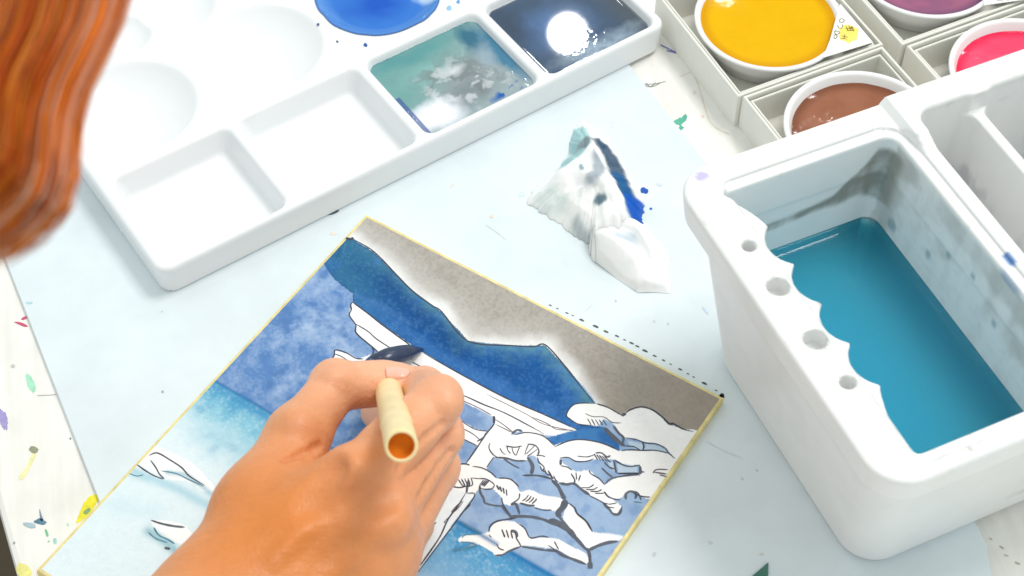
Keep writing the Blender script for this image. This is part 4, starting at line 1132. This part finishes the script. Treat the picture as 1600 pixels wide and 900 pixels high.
# ------------------------------------------------------------------ hand and forearm
h = {}
def J(name, x, y, z): h[name] = at(x, y, z); return h[name]
el = J('elbow', 60, 1380, 62)
wr_r = J('wr_r', 345, 965, 46); wr_u = J('wr_u', 425, 1040, 34)
fa = J('forearm', 215, 1150, 52)
tc0 = J('t_cmc', 418, 800, 47); tm = J('t_mcp', 465, 682, 47); ti = J('t_ip', 524, 604, 43); tt_ = J('t_tip', 621, 597, 36)
im = J('i_mcp', 556, 752, 60); ip = J('i_pip', 677, 634, 59); idp = J('i_dip', 662, 608, 36); it = J('i_tip', 636, 606, 22)
mmc = J('m_mcp', 588, 812, 54); mp2 = J('m_pip', 680, 686, 45); md = J('m_dip', 634, 664, 23); mtp = J('m_tip', 592, 644, 15)
rm = J('r_mcp', 592, 872, 44); rp2 = J('r_pip', 676, 738, 31); rdp = J('r_dip', 632, 738, 14); rt_ = J('r_tip', 586, 740, 11.5)
pm = J('p_mcp', 576, 930, 31); pp = J('p_pip', 640, 818, 20); pd = J('p_dip', 604, 824, 11); pt = J('p_tip', 566, 824, 10.5)
CREASES = []; BUMPS = []; TENDONS = []; DIMPLES = []
def f_hand(P, final=True):
    P = [np.asarray(a) for a in P]
    rc = lambda a, b, r1, r2: rcone(P, a, b, r1, r2)
    # forearm and back of the hand
    d = smin(rc(el, fa, 36, 27), rc(fa, (wr_r + wr_u) / 2, 26, 24), 12)
    d = smin(d, smin(rc(fa, wr_r, 20, 16), rc(fa, wr_u, 20, 17), 8), 10)
    pal = rc(wr_r, im, 15.5, 9.4)
    pal = smin(pal, rc((wr_r + wr_u) / 2, mmc, 17, 9.8), 8)
    pal = smin(pal, rc(wr_u, rm, 17, 9.6), 8)
    pal = smin(pal, rc(wr_u, pm, 16, 9.4), 8)
    dn = np.array([0, 0, -12.0])
    pal = smin(pal, rc((wr_r + wr_u) / 2 + dn * .5, (im + mmc + rm) / 3 + dn, 16, 10), 10)
    d = smin(d, pal, 10)
    th = smin(rc(wr_r, tc0, 15, 13.5), rc(tc0, tm, 13.5, 8.3), 6)
    web = smin(rc(tc0 * .6 + tm * .4, im * .7 + wr_r * .3, 6, 6), rc(tc0, im * .8 + tc0 * .2, 9, 6.5), 5)
    d = smin(d, smin(th, web, 5), 7)
    t2 = smin(rc(tm, ti, 7.9, 6.7), rc(ti, tt_, 6.8, 5.7), 2.6)
    t2 = smin(t2, rc(ti + (tt_ - ti) * .35, ti + (tt_ - ti) * .75, 6.1, 6.3), 2)
    t2 = smin(t2, rc(ti + np.array([0, 0, 1.2]), ti + np.array([0, 0.5, 1.2]), 6.6, 6.6), 2)
    d = smin(d, t2, 4.5)
    # index
    fi = smin(rc(im, ip, 8.2, 7.0), rc(ip, idp, 7.0, 6.2), 1.4)
    fi = smin(fi, rc(idp, it, 6.3, 5.2), 1.8)
    fi = smin(fi, rc(im * .6 + ip * .4, im * .35 + ip * .65, 7.3, 6.9), 3)
    fm = smin(smin(rc(mmc, mp2, 8.6, 6.9), rc(mp2, md, 6.9, 6.3), 1.4), rc(md, mtp, 6.5, 5.4), 1.8)
    fr = smin(smin(rc(rm, rp2, 8.6, 6.7), rc(rp2, rdp, 6.7, 6.1), 1.4), rc(rdp, rt_, 6.3, 5.2), 1.8)
    fp = smin(smin(rc(pm, pp, 8.6, 6.6), rc(pp, pd, 6.4, 5.6), 1.8), rc(pd, pt, 5.6, 4.8), 1.8)
    fing = smin(smin(smin(fi, fm, .5), fr, .6), fp, .6)
    d = smin(d, fing, 2.6)
    # knuckle bumps
    for k_, r_ in ((im, 8.0), (mmc, 8.6), (rm, 8.2)):
        e = k_ + np.array([-0.5, -1.0, 2.6])
        d = smin(d, rc(e, e + np.array([.4, .3, 0]), r_ - .6, r_ - .6), 3.2)
    # bony joints and the tendons over the back of the hand
    for k_, r_ in ((ip, 6.7), (mp2, 6.5), (rp2, 6.3)):
        e = k_ + np.array([1.2, 1.2, 1.2])
        d = smin(d, rc(e, e + np.array([.3, .3, 0]), r_, r_), 1.5)
    wm_ = (wr_r + wr_u) / 2
    for k_, w_ in ((im, wr_r * .7 + wr_u * .3), (mmc, wm_), (rm, wr_u)):
        d = smin(d, rc(k_ + np.array([-.5, -1, 6.2]), w_ * .55 + k_ * .45 + np.array([0, 0, 10.6]), 3.0, 1.6), 3.5)
    if not final: return d
    # creases
    def groove(a, b, r, k=1.2):
        return -(rc(a, b, r, r * .5))
    for c_, r_, k_ in BUMPS: d = smin(d, rc(c_, c_ + np.array([.2, .2, 0]), r_, r_), k_)
    for a_, b_, r_ in TENDONS: d = smin(d, rc(a_, b_, r_, r_ * .6), 3.5)
    for c_, r_, k_ in DIMPLES: d = smax(d, -rc(c_, c_ + np.array([.2, .2, 0]), r_, r_), k_)
    for pts, r_ in CREASES:
        for a_, b_ in zip(pts[:-1], pts[1:]):
            d = smax(d, -rc(a_, b_, r_, r_), 1.5)
    # fingers stay off the paper
    d = smax(d, (ZB + 0.3) - P[2], 1.0)
    return d
def surf(x, y, lift=0.0):
    """first point of the skin met by the line of sight through photo position x, y"""
    t_ = at(x, y, 0) - CAM; L_ = np.linalg.norm(t_); t_ = t_ / L_
    k = 300.0
    for i in range(90):
        q = CAM + t_ * k
        e = float(f_hand([np.array([q[0]]), np.array([q[1]]), np.array([q[2]])], False)[0])
        if e < 0.02: break
        k += e * .9
    return CAM + t_ * (k - lift)
for pts, r_ in (([(444, 719), (466, 711), (490, 701), (500, 697)], 0.75), ([(692, 662), (668, 682), (650, 698), (634, 716), (624, 732)], 0.8), ([(704, 704), (688, 726), (668, 756), (654, 780)], 0.7),):
    CREASES.append(([surf(x, y) for x, y in pts], r_))
nb_ = ([(surf(x, y, -dp), r_, k_) for x, y, r_, dp, k_ in ((548, 742, 6.0, 4.6, 3.0), (600, 816, 6.0, 4.5, 3.0), (522, 598, 4.0, 3.2, 2.0), (697, 632, 4.0, 3.1, 2.0), (702, 686, 3.6, 2.9, 2.0), (462, 668, 5.0, 4.2, 3.0))],
       [(surf(*a_, -.9), surf(*b_, -1.3), 1.7) for a_, b_ in (((540, 756), (490, 812)), ((490, 812), (430, 876)), ((590, 826), (546, 872)), ((546, 872), (500, 910)))],
       [(surf(x, y, up_), r_, k_) for x, y, r_, up_, k_ in ((574, 780, 6.0, 4.6, 3.5), (612, 770, 4.0, 3.0, 3.0), (510, 730, 5.0, 4.0, 3.0), (490, 770, 7.0, 6.0, 4.0))])
BUMPS, TENDONS, DIMPLES = nb_
P, F, N = surface_net(f_hand, (-170, -225, ZB - 1.5), (8, 8, 92), 1.0)
C = np.zeros((len(P), 3)) + lin((235, 168, 126))
def near(p, r): return np.exp(-(np.linalg.norm(P - p, axis=1) / r) ** 2)
cn = fbm(P[:, 0] / 14 + P[:, 2] / 11, P[:, 1] / 14, 4)
C = stain(C, stp(cn, .35, .7) * .35, (236, 168, 122))
for k_, r_, a_ in ((ti, 11, .45), (tt_, 12, .7), (ip, 11, .5), (it, 13, .8), (mp2, 10, .4), (rp2, 10, .4), (im, 12, .35), (mmc, 12, .3), (md, 10, .5), (mtp, 11, .6)):
    C = stain(C, near(k_, r_) * a_, (248, 192, 164))
cw = at(430, 850, 60)
C = stain(C, near(cw, 38) * .9, (216, 124, 40))
for pts, r_ in CREASES[:1]:  # shade in the web crease, painted into the skin colour
    for a_, b_ in zip(pts[:-1], pts[1:]):
        dd = rcone([P[:, 0], P[:, 1], P[:, 2]], a_, b_, 0, 0)
        C = stain(C, np.exp(-(dd / 1.4) ** 2) * .15, (206, 110, 70))
person = empty('person', at(300, 1150, ZB), 'person with long auburn hair hanging down, bare right hand gripping a brush', 'person')
arm = mesh_obj('arm', P, F, M['skin'], person, colors=C, normals=N)
# thumb nail, a thin curved plate on the far upper side of the thumb tip
V = []; Fc = []; na, nbn = 10, 12
n0, n1 = np.array([(603, 574), (613, 573), (624, 573.5), (634, 575.5), (640, 580)]), np.array([(604, 590), (614, 592), (624, 592), (633, 590), (639, 585)])
n0 = spline(n0, 3)[np.linspace(0, 12, na).astype(int)]; n1 = spline(n1, 3)[np.linspace(0, 12, na).astype(int)]
for i in range(na):
    for j in range(nbn):
        t_ = j / (nbn - 1)
        x, y = n0[i] * (1 - t_) + n1[i] * t_
        V.append(surf(x, y, 0.05 + 0.6 * math.sin(math.pi * t_) ** .5))
for i in range(na - 1):
    for j in range(nbn - 1): Fc.append([i * nbn + j, i * nbn + j + 1, (i + 1) * nbn + j + 1, (i + 1) * nbn + j])
nail = mesh_obj('thumbnail', V, Fc, M['nail'], None)
nail.parent = arm
nail.matrix_parent_inverse = person.matrix_basis.inverted() if False else nail.matrix_parent_inverse
nail.location = -np.array(person.location)

# ------------------------------------------------------------------ hair
HB = np.array([(215, -160), (192, -20), (162, 60), (126, 130), (106, 200), (102, 255), (90, 308), (62, 344), (28, 374), (-6, 396), (-46, 414)], float)
Hs = spline(HB, 8)
HA = np.array([-260.0, 60.0])
Hn = len(Hs)
V = []; Fc = []; CC = []
NS = 8500
r_ = np.random.default_rng(3)
pal_h = lin(np.array([(228, 114, 4), (236, 130, 8), (214, 98, 4), (176, 66, 4), (240, 150, 40), (226, 134, 72)]))
sel = np.linspace(0, Hn - 1, 14)
baseline = np.stack([np.interp(sel, np.arange(Hn), Hs[:, k]) for k in (0, 1)], 1)
for k in range(NS):
    s = .035 + .965 * r_.random() ** 1.15
    if k < 520: s = r_.random() ** 2 * .1
    depth = 248 + 20 * math.sqrt(min(s * 2.2, 1)) * (r_.random() * 2 - 1) * (0.35 + 0.65 * r_.random()) + 4 * r_.standard_normal()
    cl = int(s * 40) + int(r_.random() * 7)
    ph, fq = (cl * 1.7) % 6.28, 1.2 + (cl % 5) * .25
    drift = .045 * r_.standard_normal() * (.4 + s)
    sv = np.clip(s + drift * np.linspace(-.5, 1, len(baseline)) ** 1, 0, 1)
    pts = HA + (1 - sv * .92)[:, None] * (baseline - HA)
    t = np.linspace(0, 1, len(pts))
    wob = (1.1 * np.sin(t * fq * 5 + ph) + 3 * r_.standard_normal()) * (0.3 + t)
    if k < 420: wob = wob + r_.standard_normal() * 12 * t ** 1.5 + r_.standard_normal() * 7 + abs(r_.standard_normal()) * 5 * np.sin(t * 3.1)
    pts = pts + np.stack([wob, 0.35 * wob], 1)
    tip = 1 - .42 * r_.random() ** 2
    pts = pts + np.outer(t ** 2, np.array([r_.standard_normal() * 7, r_.standard_normal() * 13]))
    keep = max(4, int(len(pts) * tip))
    w3 = np.array([at(x, y, depth + 10 * math.sin(3 * tt0)) for (x, y), tt0 in zip(pts[:keep], t)])
    rad = (0.07 + 0.09 * r_.random())
    cidx = (cl * 7) % 4 if r_.random() < .15 else r_.integers(0, 6)
    c = pal_h[cidx] * (.6 + .75 * r_.random())
    if s < .13 and r_.random() < .12: c = lin((240, 206, 182))
    elif s < .2 and r_.random() < .3: c = c * .5 + lin((226, 164, 134)) * .5
    b = len(V)
    d = np.gradient(w3, axis=0); d /= np.linalg.norm(d, axis=1)[:, None]
    x_ = np.cross(d, [0.3, .5, .8]); x_ /= np.linalg.norm(x_, axis=1)[:, None]; y_ = np.cross(d, x_)
    taper = np.clip((1 - np.linspace(0, 1, keep)) * 5 + .15, 0, 1) * rad
    for i in range(keep):
        for a in (0, 2.094, 4.189):
            V.append(w3[i] + taper[i] * (x_[i] * math.cos(a) + y_[i] * math.sin(a))); CC.append(c)
    for i in range(keep - 1):
        for j in range(3):
            jj = (j + 1) % 3
            Fc.append([b + 3 * i + j, b + 3 * i + jj, b + 3 * i + 3 + jj, b + 3 * i + 3 + j])
mesh_obj('hair', V, Fc, M['hair'], person, colors=np.array(CC))

# ------------------------------------------------------------------ other small things
card3 = [at(x, y, ZM + .3)[:2] for x, y in ((1200.5, 879), (1198, 960), (1110, 960), (1176, 900))]
V, F = prism(card3, ZM + .02, ZM + .6)
tag(mesh_obj('card_corner', V, F, M['teal_card'], smooth=False), 'pointed corner of a dark green card lying on the pale blue board', 'card')

# ------------------------------------------------------------------ old paint marks and a row of dark dots
ZT, ZMM = 0.06, ZM + 0.06
def tdots(lst, z, parent):
    for x, y, r, asp, rot, c in lst: dot('paint_mark', x, y, r, z, stain_mat(c), parent, asp, rot)
blob('paint_mark', [(1050, 192), (1058, 186), (1066, 182), (1072, 178), (1073, 186), (1064, 196), (1070, 200), (1058, 204), (1062, 196)], ZT, stain_mat((92, 178, 154)), table, .3)
pen([[(1001, 138), (1012, 132), (1024, 131), (1040, 127)], [(1003, 134), (1020, 135), (1032, 129)], [(1006, 137), (1010, 130), (1016, 136), (1024, 129)]], ZT + .05, .3, stain_mat((128, 138, 136)), table, 'pencil_scribble')
pen([[(1032, 70), (1052, 80), (1074, 92)], [(1042, 79), (1060, 84), (1076, 95)]], ZT + .05, .6, stain_mat((110, 118, 190)), table, 'pen_stroke')
pen([[(1062, 120), (1080, 112), (1092, 106)], [(1068, 90), (1090, 130), (1110, 190), (1140, 210)]], ZT + .05, .3, stain_mat((226, 208, 190)), table, 'pencil_scribble')
blob('paint_mark', [(128, 792), (136, 780), (150, 772), (154, 780), (142, 800), (130, 812), (120, 815), (124, 802)], ZT, stain_mat((238, 226, 60)), table, .2)
blob('paint_mark', [(130, 800), (138, 794), (142, 797), (134, 804)], ZT + .09, stain_mat((140, 170, 110)), table)
blob('paint_mark', [(52, 815), (62, 810), (70, 814), (72, 818), (66, 820), (58, 818)], ZT, stain_mat((92, 128, 150)), table, .25)
blob('paint_mark', [(62, 795), (65, 805), (68, 812), (64, 814), (62, 805)], ZT, stain_mat((130, 148, 160)), table)
blob('paint_mark', [(36, 817), (52, 818), (55, 824), (44, 824)], ZT + .09, stain_mat((170, 196, 204)), table)
blob('paint_mark', [(70, 828), (73, 828), (76, 836), (73, 838)], ZT, stain_mat((130, 204, 156)), table)
blob('paint_mark', [(83, 842), (88, 842), (88, 849), (84, 849)], ZT, stain_mat((160, 206, 200)), table)
blob('paint_mark', [(40, 585), (48, 588), (56, 604), (52, 614), (44, 604)], ZT, stain_mat((168, 224, 196)), table, .2)
blob('paint_mark', [(0, 640), (8, 645), (12, 660), (10, 672), (2, 664), (-2, 652)], ZT, stain_mat((164, 154, 204)), table, .3)
blob('paint_mark', [(46, 700), (52, 697), (60, 702), (56, 708), (48, 706)], ZT, stain_mat((150, 152, 126)), table, .2)
blob('paint_mark', [(50, 710), (56, 712), (44, 736), (34, 750), (30, 744), (42, 728)], ZT, stain_mat((238, 234, 176)), table, .2)
blob('paint_mark', [(22, 503), (34, 504), (44, 510), (36, 510)], ZT, stain_mat((206, 92, 122)), table)
blob('paint_mark', [(33, 498), (40, 494), (42, 497), (36, 500)], ZT, stain_mat((206, 92, 122)), table)
blob('paint_mark', [(30, 880), (42, 884), (50, 896), (36, 905), (26, 892)], ZT, stain_mat((232, 226, 140)), table, .2)
blob('paint_mark', [(64, 884), (70, 888), (66, 900), (57, 896)], ZT, stain_mat((226, 204, 60)), table, .2)
pen([[(58, 618), (80, 617), (88, 616)]], ZT + .05, .25, stain_mat((176, 176, 172)), table, 'board_seam')
tdots([(110, 685, 1.5, 1, 0, (120, 130, 150)), (20, 572, 3.5, .8, 0, (200, 200, 196)), (22, 848, 1.8, 1, 0, (150, 160, 150)), (76, 846, 1.6, 1, 0, (150, 200, 160)), (106, 820, 2, 1.4, 0, (190, 220, 200)), (90, 868, 3, .7, .3, (224, 230, 210)),
       (1375 + 190, 855, 4, .3, .5, (176, 168, 150)), (1590, 880, 5, .3, .4, (186, 176, 158)), (1548, 842, 3, .4, .6, (190, 182, 166)), (1572, 868, 4, .3, .3, (200, 192, 176)), (1085, 145, 3, 1, 0, (228, 220, 210)), (1098, 182, 2, 1, 0, (240, 214, 200))], ZT, table)
# marks on the blue board; the first row is dark dots beside the painting
dd = [(860, 477, 2.2), (871, 482, 1.8), (886, 489, 2.4), (895, 493, 1.6), (909, 500, 3.6), (931, 510, 4.2), (947, 518, 3.6), (964, 525, 3), (976, 531, 2), (987, 536, 3.4), (996, 541, 3), (1008, 548, 4), (1023, 556, 2.8), (1037, 563, 2.6), (1048, 569, 1.8), (1063, 577, 3), (1075, 584, 2), (1084, 589, 1.8), (1101, 599, 4), (1119, 610, 2), (1128, 619, 4)]
for x, y, r in dd:
    blob('dark_dot', [(x - r, y - r * .5), (x, y - r * .42), (x + r, y + r * .3), (x + r * .9, y + r * .6), (x, y + r * .42), (x - r, y - r * .1)], ZMM, stain_mat((84, 92, 92)), mat_board, .2, 3)
tdots([(1128, 618, 3.6, .9, 0, (60, 62, 64)), (254, 612, 1.8, 1, 0, (150, 160, 168)), (46, 473, 6, .35, 0, (190, 222, 232)), (253, 487, 2, .5, 0, (190, 205, 215)), (768, 338, 3, 1, 0, (240, 220, 204)), (805, 470, 2, .6, 0, (205, 216, 220)), (520, 365, 5, .4, .1, (238, 222, 208)), (962, 470, 2, 1, 0, (200, 210, 214)), (1022, 502, 2, 1, 0, (205, 214, 218)), (1044, 506, 2, 1, 0, (205, 214, 218)),
       (1183, 735, 3, .6, .5, (205, 212, 212)), (1022, 866, 4, .8, 0, (212, 218, 218)), (1190, 866, 4, .4, 0, (214, 214, 196)), (1110, 848, 4, .6, .4, (216, 222, 220)), (1160, 748, 3, .5, .6, (208, 216, 214)), (706, 290, 4, .5, -.8, (226, 222, 216)), (958, 195, 3, 1.6, 0, (216, 222, 230)), (1102, 485, 7, .3, .9, (206, 220, 240)), (1007, 298, 5.5, .9, .4, (36, 88, 176)), (1017, 326, 2.4, .7, 0, (50, 100, 180)), (1030, 288, 6, .5, .2, (216, 224, 232)), (815, 304, 5, .8, 0, (214, 230, 246))], ZMM, mat_board)
pen([[(760, 352), (775, 362), (790, 374)], [(1105, 690), (1130, 704), (1160, 716)], [(926, 475), (915, 486)]], ZMM + .05, .2, stain_mat((206, 216, 220)), mat_board, 'pencil_line')
